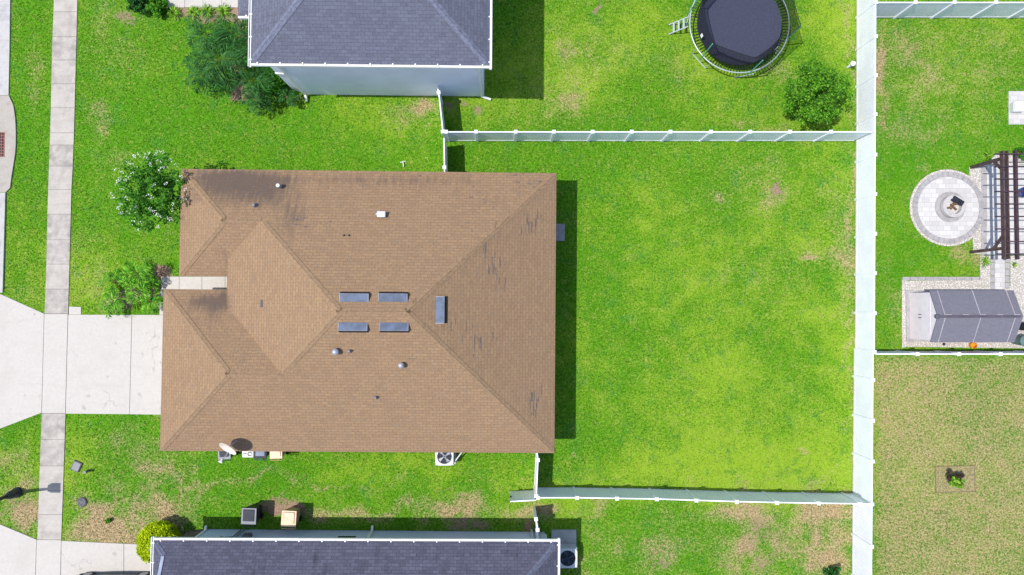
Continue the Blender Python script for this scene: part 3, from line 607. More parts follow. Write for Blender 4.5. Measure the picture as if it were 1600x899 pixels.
box_vent(554, 464.5, zN, NN, True, label='slanted blue grey roof vent, north row west'); box_vent(614.5, 464.5, zN, NN, True, label='slanted blue grey roof vent, north row east')
box_vent(552, 511.5, zS, NS_, True, label='slanted blue grey roof vent, south row west'); box_vent(616, 511.5, zS, NS_, True, label='slanted blue grey roof vent, south row east')
box_vent(689, 484.5, zE, NE_, False, 1.15, .52, label='slanted blue grey roof vent on the east slope')
def pipe(px, py, zf, n, r, hgt, mat, name='vent_pipe', hood=False, flash=True):
    c, n = slope_frame(px, py, 3.5, zf, n); c = LH(c); m = MB()
    if hood:
        m.box(c+Vector((0, 0, hgt*.6)), (.38, .26, .18), th); m.tube([c+Vector((-.2, 0, .1)), c+Vector((-.2, 0, hgt*.6+.1))], .05)
        return m.build('exhaust_hood', mat, roof, bevel=.04)
    m.lathe(c-Vector((0, 0, .1)), [(r, 0), (r, hgt+.1), (r*.8, hgt+.14)], 14)
    if flash: m.lathe(c-Vector((0, 0, .06)), [(r*2.0, 0), (r*1.9, .08), (r*1.1, .16)], 14)
    m.build(name, mat, roof, smooth=False)
pipe(438, 292, zN, NN, .10, .34, M_GALV, flash=False); pipe(398.5, 321.5, zN, NN, .07, .18, M_LEAD); pipe(597, 336, zN, NN, .1, .3, M_GALV, hood=True)
def dome(px, py, r, hgt):
    c, n = slope_frame(px, py, 3.5, zS, NS_); c = LH(c); m = MB()
    m.lathe(c-Vector((0, 0, .1)), [(r*.7, 0), (r*.7, hgt), (r*1.05, hgt+.02), (r*1.0, hgt+.08), (r*.7, hgt+.14), (r*.25, hgt+.17)], 18); m.build('turbine_cap', M_GALV, roof, smooth=True)
dome(526, 549.5, .15, .3); dome(628, 570.5, .13, .3)
pipe(547, 548.5, zS, NS_, .05, .22, M_LEAD); pipe(588, 621, zS, NS_, .05, .2, M_LEAD)
for px, py in ((537, 368), (545, 368)): pipe(px, py, zN, NN, .045, .06, M_DARK, flash=False)
zW = lambda x, y: E0+sl_*(x-U0)
c, n = slope_frame(409, 474.5, 4.2, zW, NW_); MB().box(LH(c)+Vector((0, 0, .015)), (.1, .33, .04), th).build('shingle_patch', M_VENTD, roof)

# ------------------------------------------------------------------ gutters and plain hip houses for the neighbours
def gutter(a, b, L, parent, inner, step=1.02, name='gutter'):
    """white box gutter with hanger straps; inner points towards the roof"""
    a = Vector(a); b = Vector(b); inn = Vector(inner); m = MB(); d = (b-a).normalized(); w_ = .10; n_ = int((b-a).length/step)
    o1 = -inn*(w_/2+.005); z_ = Vector((0, 0, -.1))
    def bar(off, ww, hh): m.bar(L(a+off), L(b+off), ww, hh)
    bar(o1+z_+Vector((0, 0, -.03)), w_, .02); bar(-inn*(w_)+z_+Vector((0, 0, .04)), .022, .16); bar(-inn*.012+z_+Vector((0, 0, .02)), .02, .1)
    bar(-inn*(w_*.5)+Vector((0, 0, -.06)), w_*.45, .012)
    for i in range(n_+1):
        p = a+d*((b-a).length*(i+.3)/(n_+.6)); q = p-inn*w_+Vector((0, 0, -.02)); m.bar(L(p+inn*.06+Vector((0, 0, .015))), L(q), .05, .014)
    return m.build(name, M_GUT, parent)
def downspout(x, y, z1, out, parent, r=.045):
    o3 = Vector(out); m = MB()
    m.bar((x, y, z1), (x, y, .22), .1, .08); e = Vector((x, y, .2)); m.bar(e+Vector((0, 0, .06)), e+o3+Vector((0, 0, -.1)), .1, .09)
    return m.build('downspout', M_GUT, parent)

# north house (two storeys)
nh = thing('grey_roof_two_storey_house', (-5.7, 16.5, 0), 'two-storey house with slate grey hip roof, white gutters and pale blue wall', 'house')
EN = 5.4; thn = R(-.35); On = P(764.5, 102.5, EN); RN = Matrix.Rotation(thn, 3, 'Z')
def LN(v): return RN @ Vector(v)+Vector((On.x, On.y, 0))
wN = P(764.5, 102.5, EN).x-P(391.5, 99.5, EN).x; dN = 10.3; hN = wN/2; T = EN+sl_*hN
c00, c10, c11, c01 = (-wN, 0, EN), (0, 0, EN), (0, dN+2, EN), (-wN, dN+2, EN); r0 = (-hN, hN, T); r1 = (-hN, dN+2-hN, T)
stn = [(-wN+1., 1.6, .9, 1.2, .35), (-3., 1.5, 2., .8, .15), (-1.2, .6, 1.2, .6, .3), (-.3, 3, .4, 3, .3), (-wN+3, .3, 3, .4, .25)]
nroof = roof_mesh('roof', [[c00, c10, r0], [c10, c11, r1, r0], [c11, c01, r1], [c01, c00, r0, r1]], LN, M_ROOF_N, nh, stn)
caps([(c00, r0, NS_, NW_), (c10, r0, NS_, NE_), (r0, r1, NE_, NW_), (c11, r1, NN, NE_), (c01, r1, NN, NW_)], LN, M_ROOFCAP_N, nroof)
gutter(c00, c10, LN, nh, (0, 1, 0)); gutter((.0, -.15, EN), (0, dN+2, EN), LN, nh, (-1, 0, 0)); gutter((-wN, -.15, EN), (-wN, dN+2, EN), LN, nh, (1, 0, 0))
ws = P(600, 148.5, 0).y; we = P(756.5, 149, 0).x; ww_ = P(478, 147, 0).x
MB().prism([(ww_, ws), (we, ws-.06), (we+.07, ws+11.4), (ww_, ws+11.4)], -.05, EN-.2).build('wall', M_STUC_N, nh)
MB().prism([tuple(LN(p).xy) for p in (c00, c10, c11, c01)], EN-.24, EN-.2).build('soffit', M_TRIM, nh)
pw = P(459, 144, 0)
MB().prism([(pw.x, pw.y+.05), (ww_+.01, ws+.13), (ww_+.01, ws+6), (pw.x, ws+6)], -.05, 4.2).build('entry_wall', M_STUC_N, nh)
MB().prism([(pw.x-.04, pw.y+.01), (ww_-.04, ws+.09), (ww_-.04, ws+.16), (pw.x-.04, pw.y+.12)], 2.6, 2.78).build('trim_band', M_TRIM, nh)
downspout(P(482, 147).x-.1, ws-.08, EN-.3, (.05, -.3, 0), nh); downspout(we-.12, ws-.13, EN-.3, (.45, -.12, 0), nh)
# its lower front wing on the west
gw = [P(372, 25, 2.9), P(400, 25, 2.9)]; y0 = gw[0].y; xa = gw[0].x
fz = 2.9
def LI(v): return Vector(v)
wr = roof_mesh('porch_roof', [[(xa, y0, fz), (xa+3, y0, fz), (xa+3, y0+3, fz+1.3), (xa+3, y0+3, fz+1.3)][:3], [(xa, y0, fz), (xa+3, y0+3, fz+1.3), (xa, y0+6, fz)]], LI, M_ROOF_N, nh)
gutter((xa, y0, fz), (xa+2, y0, fz), LI, nh, (0, 1, 0), name='porch_gutter')
MB().prism([(xa+.35, y0+.35), (xa+3, y0+.35), (xa+3, y0+5.6), (xa+.35, y0+5.6)], -.05, fz-.12).build('porch_wall', M_STUC_N, nh)
f_ = MB().box((xa+.34, y0+2.8, 1.5), (.06, 1.4, 1.2)).build('window', M_TRIM, nh); MB().box((xa+.30, y0+2.8, 1.5), (.03, 1.26, 1.06)).build('pane', M_GLASS, f_)

# south house (one storey)
sh = thing('charcoal_roof_house', (-7, -15, 0), 'single-storey house with charcoal shingle roof, white gutter and blue grey wall', 'house')
Os = P(871.5, 847, E0); RS_ = Matrix.Rotation(R(-.5), 3, 'Z')
def LS(v): return RS_ @ Vector(v)+Vector((Os.x, Os.y, 0))
wS_ = Os.x-P(240, 842, E0).x; dS = 12.; hS = dS/2
q10, q00, q01, q11 = (0, 0, E0), (-wS_, 0, E0), (-wS_, -dS, E0), (0, -dS, E0); k1 = (-hS, -hS, h(hS)); k0 = (-wS_+.62, -.62, h(.62)); k00 = (-wS_+.62, -dS+.62, h(.62)); k2 = (-wS_+6, -hS, h(hS))
sts = [(-x_, -random.uniform(.3, 1.6), .12, .8, random.uniform(.2, .65)) for x_ in np.arange(1.2, 18, .55)]+[(-9, -.8, 6, .7, .15), (-3, -.6, 2, .6, .2)]
kW = (-wS_+.62, -hS, h(hS))
sroof = roof_mesh('roof', [[q00, q10, k1, kW, k0], [q10, q11, k1], [q11, q01, k00, kW, k1], [q00, k0, k00, q01], [k0, kW, k00]], LS, M_ROOF_S, sh, sts, step=.25)
caps([(q00, k0, NN, NW_), (q10, k1, NN, NE_), (k1, kW, NN, NS_)], LS, M_ROOFCAP_S, sroof, .26)
MB().bar(LS(Vector(k0)+Vector((-.04, 0, .02))), LS(Vector(kW)+Vector((-.04, 0, .02))), .14, .05).build('gable_trim', plain('grey_blue_trim', (150, 160, 180), .6), sroof)
gutter(q00, q10, LS, sh, (0, -1, 0), 1.08); gutter((0, .15, E0), (0, -dS, E0), LS, sh, (-1, 0, 0), 1.0); gutter((-wS_, .15, E0), (-wS_, -dS, E0), LS, sh, (1, 0, 0), .9)
sy0, sy1 = P(340, 827, 0), P(851, 831.5, 0)
sxw = P(296, 827, 0)
MB().prism([(sxw.x+.8, sy0.y), (sy1.x, sy1.y), (sy1.x-.1, sy1.y-11), (sxw.x+.7, sy0.y-11)], -.05, E0-.2).build('wall', M_STUC_S, sh)
MB().prism([(sxw.x, sy0.y-.06), (sxw.x+.79, sy0.y-.02), (sxw.x+.7, sy0.y-8), (sxw.x, sy0.y-8)], -.05, E0-.2).build('stone_pier', M_STONE, sh)
MB().prism([tuple(LS(p).xy) for p in (q00, q10, q11, q01)], E0-.24, E0-.2).build('soffit', M_TRIM, sh)
for px, xo in ((324, 0), (583, 0)):
    c = P(px, 826, 0); downspout(c.x, c.y-.02, E0-.5, (-.02, .18, 0), sh)
c = P(549, 829, 0); f_ = MB().box((c.x, c.y-.06, 1.35), (1.0, .1, 1.1), R(-.5)).build('window', M_TRIM, sh); MB().box((c.x, c.y-.02, 1.35), (.86, .06, .96), R(-.5)).build('pane', M_GLASS, f_)
c = P(377, 827, 0); m = MB(); m.tube([(c.x-.5, c.y+.06, 1.3), (c.x-.2, c.y+.1, 1.55), (c.x+.1, c.y+.06, 1.3), (c.x+.1, c.y+.05, .3)], .035); m.tube([(c.x+.25, c.y+.06, 0), (c.x+.25, c.y+.06, 1.6)], .03); m.build('gas_pipe', M_LEAD, sh)
MB().box((c.x+.72, c.y+.03, 1.2), (.36, .22, .5)).build('meter_box', M_GREYBOX, sh, bevel=.02)
c = P(846, 830.5, 0); MB().box((c.x+.05, c.y+.06, 1.15), (.3, .2, .55)).build('breaker_box', M_ACW, sh, bevel=.02)
MB().box((c.x-.5, c.y+.08, 1.0), (.1, .1, 1.9)).build('conduit', M_ACW, sh)

# ------------------------------------------------------------------ white vinyl fences
FH = 1.83
def fence(posts, label, ends=(True, True), group='white vinyl privacy fences between the yards', name='vinyl_fence', zt=FH, pz=.0):
    """posts: world xy list; a post at each, a tongue-and-groove panel between each pair"""
    c = Vector((posts[0][0], posts[0][1], 0)); t = thing(name, c, label, 'fence', group); n = len(posts)
    P2 = [Vector((p[0], p[1], 0)) for p in posts]
    for i, p in enumerate(P2):
        if (i == 0 and not ends[0]) or (i == n-1 and not ends[1]): continue
        d = (P2[min(i+1, n-1)]-P2[max(i-1, 0)]); rz = math.atan2(d.y, d.x); m = MB(); m.box((p.x, p.y, (zt+.03)/2-.05), (.127, .127, zt+.13), rz)
        m.box((p.x, p.y, zt+.035), (.17, .17, .03), rz); cr = Matrix.Rotation(rz, 3, 'Z'); q = [cr @ Vector((a*.085, b*.085, 0))+p+Vector((0, 0, zt+.05)) for a, b in ((-1, -1), (1, -1), (1, 1), (-1, 1))]
        m.add(q+[p+Vector((0, 0, zt+.09))], [(0, 1, 4), (1, 2, 4), (2, 3, 4), (3, 0, 4)]); m.build('post', M_WHITE, t)
    for a, b in zip(P2, P2[1:]):
        d = (b-a).normalized(); s_ = Vector((-d.y, d.x, 0)); A = a+d*.06; B = b-d*.06; m = MB(); L_ = (B-A).length; k_ = max(1, round(L_/.16))
        m.bar(A+Vector((0, 0, zt-.05)), B+Vector((0, 0, zt-.05)), .052, .1); m.bar(A+Vector((0, 0, .12)), B+Vector((0, 0, .12)), .052, .14)
        for j in range(k_):
            p = A.lerp(B, (j+.03)/k_); q = A.lerp(B, (j+.97)/k_); m.bar(p+Vector((0, 0, .94)), q+Vector((0, 0, .94)), .03, 1.52)
        m.bar(A+Vector((0, 0, .94)), B+Vector((0, 0, .94)), .014, 1.5)
        m.build('panel', M_WHITE, t)
    return t
def xy(px, py, z=FH): return tuple(P(px, py, z).xy)
ey = [-58, 4, 57, 118, 179, 242, 303.5, 365.5, 427, 489.6, 550]
xe = lambda y: 1368.3-(y-0)/550*2.3
f_main = fence([xy(xe(y), y) for y in ey], 'long sunlit white vinyl fence along the east side of the backyards, its northern length')
sy_ = [550, 594, 657.4, 721, 788, 854, 921, 985]
xs_ = lambda y: 1364.2-(y-550)/350*2.6
fence([xy(xs_(y), y) for y in sy_][0:], 'sunlit white vinyl fence along the dry brown yard, southern end of the east side', ends=(False, True))
tp = [697, 744, 806, 865.5, 926, 987, 1047.5, 1110.5, 1172, 1234, 1298, 1364]
fence([xy(x, 206.3) for x in tp], 'white vinyl fence with shaded face between the trampoline yard and the big backyard', ends=(True, False))
bp = [840.5, 902, 964, 1026.3, 1088, 1151, 1214, 1279, 1344, 1362]
byv = [778, 778, 779, 780, 782, 784, 785.5, 786.5, 787.5, 788]
fence([xy(a, b) for a, b in zip(bp, byv)], 'slightly bowed white vinyl fence along the south edge of the big backyard', ends=(True, False))
fence([xy(x, 4) for x in (1368.6, 1430, 1491, 1556, 1617, 1680)], 'white vinyl fence with shaded panels along the north edge of the patio yard', ends=(False, True))
fence([xy(x, 553.5) for x in (1366.5, 1433, 1498, 1563, 1628, 1690)], 'white vinyl fence seen nearly edge-on behind the grey garden shed', ends=(False, True))
fence([xy(682.5, 131), xy(685.5, 145), xy(692, 206)], 'short white vinyl fence between the two-storey house wall and the cross fence')
fence([xy(693.5, 214), xy(694.5, 262), xy(695, 288)], 'short white vinyl fence from the cross fence to the brown roof house', ends=(False, True))
fence([xy(838, 700), xy(840.5, 719), xy(838, 775)], 'short white vinyl fence running south from the brown roof house corner')
fence([xy(837.5, 811), xy(840, 828), xy(840.5, 846)], 'stub of white vinyl fence beside the charcoal roof house', ends=(True, True))
# ends of the sunlight sliver in the north stub's shade; nothing is drawn
c0_, c1_ = P(690, 167, .9), P(716, 163, .3)
# open gate leaf
ga_, gb_ = xy(797, 784), xy(837, 782); t = thing('fence_gate', (gb_[0], gb_[1], 0), 'open white vinyl gate leaf swung out towards the side lawn', 'gate')
A = Vector((*ga_, 0)); B = Vector((*gb_, 0)); m = MB()
for z_ in (.15, FH-.06): m.bar(A+Vector((0, 0, z_)), B+Vector((0, 0, z_)), .05, .12)
m.build('rail', M_WHITE, t); m = MB()
for j in range(7):
    p = A.lerp(B, (j+.03)/7); q = A.lerp(B, (j+.97)/7); m.bar(p+Vector((0, 0, .94)), q+Vector((0, 0, .94)), .03, 1.5)
m.build('panel', M_WHITE, t); m = MB()
for z_ in (.45, 1.5): m.box((B.x+.04, B.y, z_), (.12, .05, .1))
m.build('hinge', M_BLACK, t); MB().box((A.x+.04, A.y+.03, 1.1), (.1, .06, .16)).build('latch', M_BLACK, t)

# ------------------------------------------------------------------ bins
def make_bin(name, label, body, lid, group, panel=None):
    t = thing(name, (0, 0, 0), label, 'bin', group); m = MB()
    def ring(w_, d_, z, oy=0): return [(-w_, -d_+oy, z), (w_, -d_+oy, z), (w_, d_+oy, z), (-w_, d_+oy, z)]
    r_ = [ring(.26, .26, .04), ring(.34, .36, 1.0), ring(.37, .40, 1.0), ring(.37, .40, 1.04)]
    vs = sum(r_, []); fs = [(3, 2, 1, 0), (12, 13, 14, 15)]+[(i*4+j, i*4+(j+1) % 4, i*4+4+(j+1) % 4, i*4+4+j) for i in range(3) for j in range(4)]
    m.add(vs, fs).build('body', body, t, bevel=.02)
    m = MB(); m.box((0, .0, 1.065), (.78, .84, .05)); m.build('lid', lid, t, bevel=.03)
    ld = t.children[-1]
    m = MB(); m.box((0, .04, 1.10), (.56, .58, .035)); m.build('lid_panel', panel or lid, ld, bevel=.02)
    m = MB(); m.tube([(-.34, -.40, 1.03), (-.34, -.5, 1.05), (.34, -.5, 1.05), (.34, -.40, 1.03)], .022, 8); m.build('handle', body, t)
    for s in (-1, 1):
        m = MB(); m.tube([(s*.27, -.28, .13), (s*.35, -.28, .13)], .13, 16); m.build('wheel', M_TYRE, t)
    return t
def at(t, px, py, z, rz=0): p = P(px, py, z); t.location = (p.x, p.y, 0); t.rotation_euler = (0, 0, rz); return t
M_BINRIM = plain('grey_bin_rim', (112, 116, 128), .4, 0, .1); M_LIDIN = plain('dark_lid_panel', (36, 42, 58), .6, 0, .2)
b1 = make_bin('wheelie_bin', 'black wheelie bin standing alone on the shaded lawn strip beside the charcoal roof house', M_BIN, M_BINRIM, 'wheeled rubbish bins', M_LIDIN); at(b1, 388.5, 807, 1.1, R(-2))
b2 = make_bin('wheelie_bin', 'beige wheelie bin on the shaded lawn strip beside the charcoal roof house', M_BEIGE, M_BEIGELID, 'wheeled rubbish bins'); at(b2, 451, 811, 1.1, R(-3))
b3 = dup(b1, label='black wheelie bin below the satellite dish, against the brown roof house'); at(b3, 350, 708, 1.1, R(4))
b4 = make_bin('wheelie_bin', 'navy wheelie bin between the white box and the beige bin by the brown roof house', M_BLUEBIN, M_LIDIN, 'wheeled rubbish bins', M_BLUELID); at(b4, 406.5, 706.5, 1.1)
b5 = dup(b2, label='beige wheelie bin easternmost of the row against the brown roof house'); at(b5, 431, 707, 1.1, R(1))
for b_o in (b3, b4, b5): b_o.scale = (.82, .78, 1)
for b_o in (b1, b2): b_o.scale = (.98, .98, 1)
# white utility chest between the bins
c = P(387, 709, .8); t = thing('utility_chest', (c.x, c.y, 0), 'small white utility box with a round black port between bins', 'box')
MB().box((c.x, c.y+.02, .4), (.56, .42, .8)).build('body', M_ACW, t, bevel=.03); m = MB(); m.tube([(c.x+.1+.09*math.cos(a), c.y-.02+.09*math.sin(a), .81) for a in np.linspace(.3, 5.9, 12)], .02, 6); m.build('port', M_BLACK, t)
MB().box((c.x-.14, c.y, .803), (.16, .04, .008)).build('nameplate', M_GREYBOX, t)
# satellite dish
c = Vector((P(355.5, 702, 3.6).x, P(355.5, 702, 3.6).y, 3.6)); t = thing('satellite_dish', (c.x+.25, c.y+.15, 2.85), 'ivory satellite dish on the eave of the brown roof house', 'satellite dish')
nd = Vector((-.40, -.80, .62)).normalized(); sx = nd.cross(Vector((0, 0, 1))).normalized(); sy = sx.cross(nd)
vs = []; fs = []; rn = 6; sg = 28
for i in range(rn+1):
    for j in range(sg):
        r_ = i/rn; a = 2*math.pi*j/sg; vs.append(c+sx*r_*.43*math.cos(a)+sy*r_*.48*math.sin(a)+nd*(.09*r_*r_-.09))
for i in range(rn):
    for j in range(sg): fs.append((i*sg+j, i*sg+(j+1) % sg, (i+1)*sg+(j+1) % sg, (i+1)*sg+j))
vb = [v-nd*.02 for v in vs]; n0 = len(vs)
fs += [tuple(n0+i for i in f[::-1]) for f in fs]+[(rn*sg+j, n0+rn*sg+j, n0+rn*sg+(j+1) % sg, rn*sg+(j+1) % sg) for j in range(sg)]
MB().add(vs+vb, fs).build('reflector', M_DISH, t, smooth=False)
ft = c+nd*.55-sy*.28
m = MB(); m.tube([c-sy*.42-nd*.05, c-sy*.44+nd*.1, ft], .022, 8); m.build('arm', M_GALV, t)
m = MB(); m.tube([ft-sx*.08, ft+sx*.08], .045, 10); m.tube([ft, ft-nd*.12+sy*.03], .04, 10); m.build('receiver', M_ACW, t)
m = MB(); m.tube([c-nd*.1, c-nd*.22-Vector((0, 0, .25)), Vector((c.x+.22, c.y+.3, 2.86))], .03, 8); m.box((c.x+.22, c.y+.3, 2.9), (.2, .2, .03)); m.build('mast', M_GALV, t)

# ------------------------------------------------------------------ air conditioning condensers
def condenser(px, py, label, cas, blade, rz=0, pad=(1.05, 1.05), po=(0, 0), s=.88):
    c = P(px, py, .8); c.z = 0; t = thing('condenser_unit', c, label, 'air conditioner', 'outdoor condensers beside the houses')
    MB().box(c+Vector((po[0], po[1], .035)), (pad[0], pad[1], .11)).build('pad', M_KERB, t, bevel=.02)
    m = MB(); hs = s/2
    for i in range(14):
        m.box(c+Vector((0, 0, .13+i*.045)), (s, s, .022))
    m.box(c+Vector((0, 0, .42)), (s-.06, s-.06, .62)); m.build('casing', cas, t)
    m = MB(); n = 32; r_ = .36*s/.88
    sq = []
    for j in range(n):
        a = 2*math.pi*j/n; k_ = hs/max(abs(math.cos(a)), abs(math.sin(a))); k_ = min(k_, hs*1.28); sq.append((c.x+k_*math.cos(a), c.y+k_*math.sin(a)))
    ci = [(c.x+r_*math.cos(2*math.pi*j/n), c.y+r_*math.sin(2*math.pi*j/n)) for j in range(n)]
    vs = [(x, y, z_) for z_ in (.76, .82) for x, y in sq]+[(x, y, z_) for z_ in (.76, .83) for x, y in ci]
    m.add(vs, [f for j in range(n) for f in ((j, (j+1) % n, n+(j+1) % n, n+j), (n+j, n+(j+1) % n, 3*n+(j+1) % n, 3*n+j), (2*n+j, 2*n+(j+1) % n, 3*n+(j+1) % n, 3*n+j), (j, (j+1) % n, 2*n+(j+1) % n, 2*n+j))])
    m.build('top_cover', M_ACW, t)
    MB().lathe(c+Vector((0, 0, .735)), [(r_, 0), (r_, .01)], 32).build('fan_well', M_ACD, t)
    m = MB()
    for q in range(4):
        a = q*math.pi/2+rz; vs = []
        for rr, da in ((.07, .3), (.33, .42), (.33, -.1), (.07, -.3)): vs.append((c.x+rr*math.cos(a+da), c.y+rr*math.sin(a+da), .775+.02*(da > 0)))
        m.add(vs+[(x, y, z_-.006) for x, y, z_ in vs], [(0, 1, 2, 3), (7, 6, 5, 4), (0, 1, 5, 4), (1, 2, 6, 5), (2, 3, 7, 6), (3, 0, 4, 7)])
    m.lathe(c+Vector((0, 0, .755)), [(.09, 0), (.09, .05)], 16); m.build('fan', blade, t)
    m = MB()
    for rr in (.08, .15, .22, .29): m.tube([(c.x+rr*math.cos(a), c.y+rr*math.sin(a), .838) for a in np.linspace(0, 2*math.pi, 24, endpoint=False)], .004, 4, closed=True)
    for q in range(6): a = q*math.pi/3; m.tube([c+Vector((0, 0, .838)), c+Vector((r_*math.cos(a), r_*math.sin(a), .835))], .005, 4)
    m.build('grille', M_ACD, t); return t
ac1 = condenser(694.5, 713.5, 'light grey condenser with pale fan beside the brown roof house', M_ACW, M_BLADEM, .5, po=(0, 0))
c = ac1.location; m = MB(); m.tube([(c.x+.42, c.y-.34, .55), (c.x+.55, c.y-.22, .62), (c.x+.95, c.y+.35, .9), (c.x+1.0, c.y+.45, .9)], .035, 8); m.build('refrigerant_line', M_ACW, ac1)
ac2 = condenser(887, 872.5, 'condenser with shade-darkened fan on a concrete pad beside the charcoal roof house', M_ACW, M_BLADED, .2, pad=(1.25, 1.7), po=(-.12, .3), s=.95)

# ------------------------------------------------------------------ street lamp (leans off-frame) and small lawn fittings
c = P(27, 769.5); t = thing('street_lamp', c, 'dark post-top street lamp with flared base on the verge', 'street lamp')
MB().lathe(c, [(.26, -.05), (.26, .1), (.22, .16), (.2, .5), (.15, .62), (.16, .68), (.1, .8)], 20).build('base', M_LAMP, t, smooth=False)
MB().lathe(c, [(.095, .75), (.075, 2.0), (.06, 3.35), (.1, 3.4), (.1, 3.46), (.06, 3.5)], 16).build('pole', M_LAMP, t, smooth=True)
m = MB(); m.lathe(c+Vector((0, 0, 3.5)), [(.12, 0), (.13, .05)], 4, a0=R(45)); m.lathe(c+Vector((0, 0, 4.05)), [(.34, 0), (.31, .06), (.08, .25), (.02, .34)], 4, a0=R(45)); m.build('lantern_cap', M_LAMP, t)
m = MB(); m.lathe(c+Vector((0, 0, 3.55)), [(.22, 0), (.31, .5)], 4, a0=R(45)); m.build('lantern_glass', plain('frosted_lantern', (196, 190, 170), .4), t)
for nm, px, py, r_, lab, mt in (('valve_cover', 120.5, 728.5, .2, 'square grey utility cover nearest the sidewalk in the side lawn', M_GREYBOX), ('meter_cover', 129, 784.5, .22, 'round speckled grey meter cover in the lawn east of the sidewalk', M_GREYBOX)):
    c = P(px, py); m = MB()
    if nm == 'valve_cover':
        t = thing(nm, c, lab, 'utility cover'); MB().box(c+Vector((0, 0, .04)), (.42, .5, .1), R(-24)).build('frame', mt, t, bevel=.015); MB().box(c+Vector((0, 0, .093)), (.34, .4, .015), R(-24)).build('lid', M_LEAD, t)
    else:
        t = thing(nm, c, lab, 'utility cover'); MB().lathe(c, [(r_*1.1, 0), (r_*1.1, .05), (r_*1.0, .07)], 20).build('rim', M_GREYBOX, t); MB().lathe(c, [(r_, .06), (r_*.9, .09)], 20).build('lid', mt, t)
c = P(139, 735.5); t = thing('cleanout_pipe', c, 'small tilted grey green pipe stub standing in the side lawn', 'pipe')
MB().tube([c-Vector((0, 0, .1)), c+Vector((.02, 0, .38))], .065, 14).build('stub', M_GREENBIN, t); MB().tube([c+Vector((.02, 0, .37)), c+Vector((.022, 0, .42))], .08, 14).build('cap', M_LAMP, t)
c = P(630, 254); t = thing('sprinkler_stake', c, 'tiny white sprinkler stake lying on the grass north of the house', 'sprinkler')
MB().bar(c+Vector((-.14, -.02, .07)), c+Vector((.13, .05, .07)), .03, .03).build('crossbar', M_WHITE, t); MB().bar(c+Vector((.0, .02, .1)), c+Vector((.03, -.24, .09)), .03, .03).build('stem', M_WHITE, t)
c = P(1333, 99.5, .55); c.z = 0; t = thing('capped_pipe', c, 'white pipe with a round dome cap at the foot of the east fence', 'pipe')
MB().lathe(c, [(.06, 0), (.06, .5)], 12).build('stem', M_WHITE, t); MB().lathe(c+Vector((0, 0, .5)), [(.12, 0), (.13, .05), (.1, .12), (.03, .16)], 16).build('cap', M_WHITE, t, smooth=True)
c = P(878, 722)

# ------------------------------------------------------------------ trampoline
zc = .9; C0 = P(1155.5, 36.5, zc); tc = Vector((C0.x, C0.y, 0)); RT = 2.5
t = thing('trampoline', tc, 'large round black trampoline with net enclosure and small ladder', 'trampoline')
def circ(r_, z_, n=64, a0=0): return [tc+Vector((r_*math.cos(a0+2*math.pi*j/n), r_*math.sin(a0+2*math.pi*j/n), z_)) for j in range(n)]
MB().tube(circ(RT, zc), .032, 8, closed=True).build('frame_ring', M_STEEL, t, smooth=True)
MB().lathe(tc+Vector((0, 0, zc-.02)), [(2.12, 0), (2.12, .02)], 64).build('mat', M_TRAMP, t)
m = MB()
for j in range(96):
    a = 2*math.pi*j/96; d = Vector((math.cos(a), math.sin(a), 0)); m.tube([tc+d*2.12+Vector((0, 0, zc-.01)), tc+d*(RT-.02)+Vector((0, 0, zc))], .017, 4)
m.build('springs', M_PAD, t)
angs = [R(x) for x in (222, 282, 342, 42, 102, 165)]
for a in angs:
    d = Vector((math.cos(a), math.sin(a), 0)); s_ = Vector((-d.y, d.x, 0)); m = MB(); b = tc+d*(RT-.08)
    m.tube([b+s_*.55+Vector((0, 0, zc-.03)), b+s_*.5+Vector((0, 0, .04)), b-s_*.5+Vector((0, 0, .04)), b-s_*.55+Vector((0, 0, zc-.03))], .025, 6); m.build('leg', M_STEEL, t)
TOP = []
for a in angs:
    d = Vector((math.cos(a), math.sin(a), 0)); b = tc+d*(RT+.03); tp_ = tc+d*(RT+.02)+Vector((0, 0, 2.55)); m = MB()
    m.tube([b+Vector((0, 0, .45)), b+Vector((0, 0, zc)), b.lerp(tp_, .5)+Vector((0, 0, .4)), tp_], .026, 8); m.build('net_pole', M_GRNPOLE, t); TOP.append(tp_-d*.03)
m = MB(); n = 10
bot = []
vs = []; fs = []
A6 = sorted(range(6), key=lambda i: angs[i]); seq = [TOP[i] for i in A6]; sa = [angs[i] for i in A6]
cols = []
for i in range(6):
    a0, a1 = sa[i], sa[(i+1) % 6]+(2*math.pi if i == 5 else 0)
    for j in range(n):
        f = j/n; a = a0+(a1-a0)*f; tp_ = seq[i].lerp(seq[(i+1) % 6], f); tp_.z -= .22*4*f*(1-f)*.5
        bt_ = tc+Vector((2.14*math.cos(a), 2.14*math.sin(a), zc+.01)); cols.append((bt_, tp_))
K = len(cols); rws = 6
for b0, t0 in cols:
    for r_ in range(rws+1):
        f = r_/rws; q = b0.lerp(t0, f); ctr = tc+Vector((0, 0, q.z)); vs.append(q.lerp(ctr, .1*math.sin(math.pi*f)))
for i in range(K):
    for r_ in range(rws):
        a = i*(rws+1)+r_; b = ((i+1) % K)*(rws+1)+r_; fs.append((a, b, b+1, a+1))
m.add(vs, fs).build('net', M_NET, t, smooth=True)
MB().tube([c_[1] for c_ in cols], .014, 5, closed=True).build('net_hem', M_PAD, t)
for a, z_ in ((R(202), 1.35), (R(322), 1.2)):
    d = Vector((math.cos(a), math.sin(a), 0)); s_ = Vector((-d.y, d.x, 0)); p = tc+d*(2.2)+Vector((0, 0, z_)); M_ = Matrix((s_, d.cross(s_), d)).transposed()
    MB().box(p, (.16, .28, .01), M=M_).build('label_patch', M_WHITE, t)
a = R(180); p0 = P(1075, 34, .9); pg = P(1060, 36, .25); m = MB(); d = Vector((-1, .0, 0))
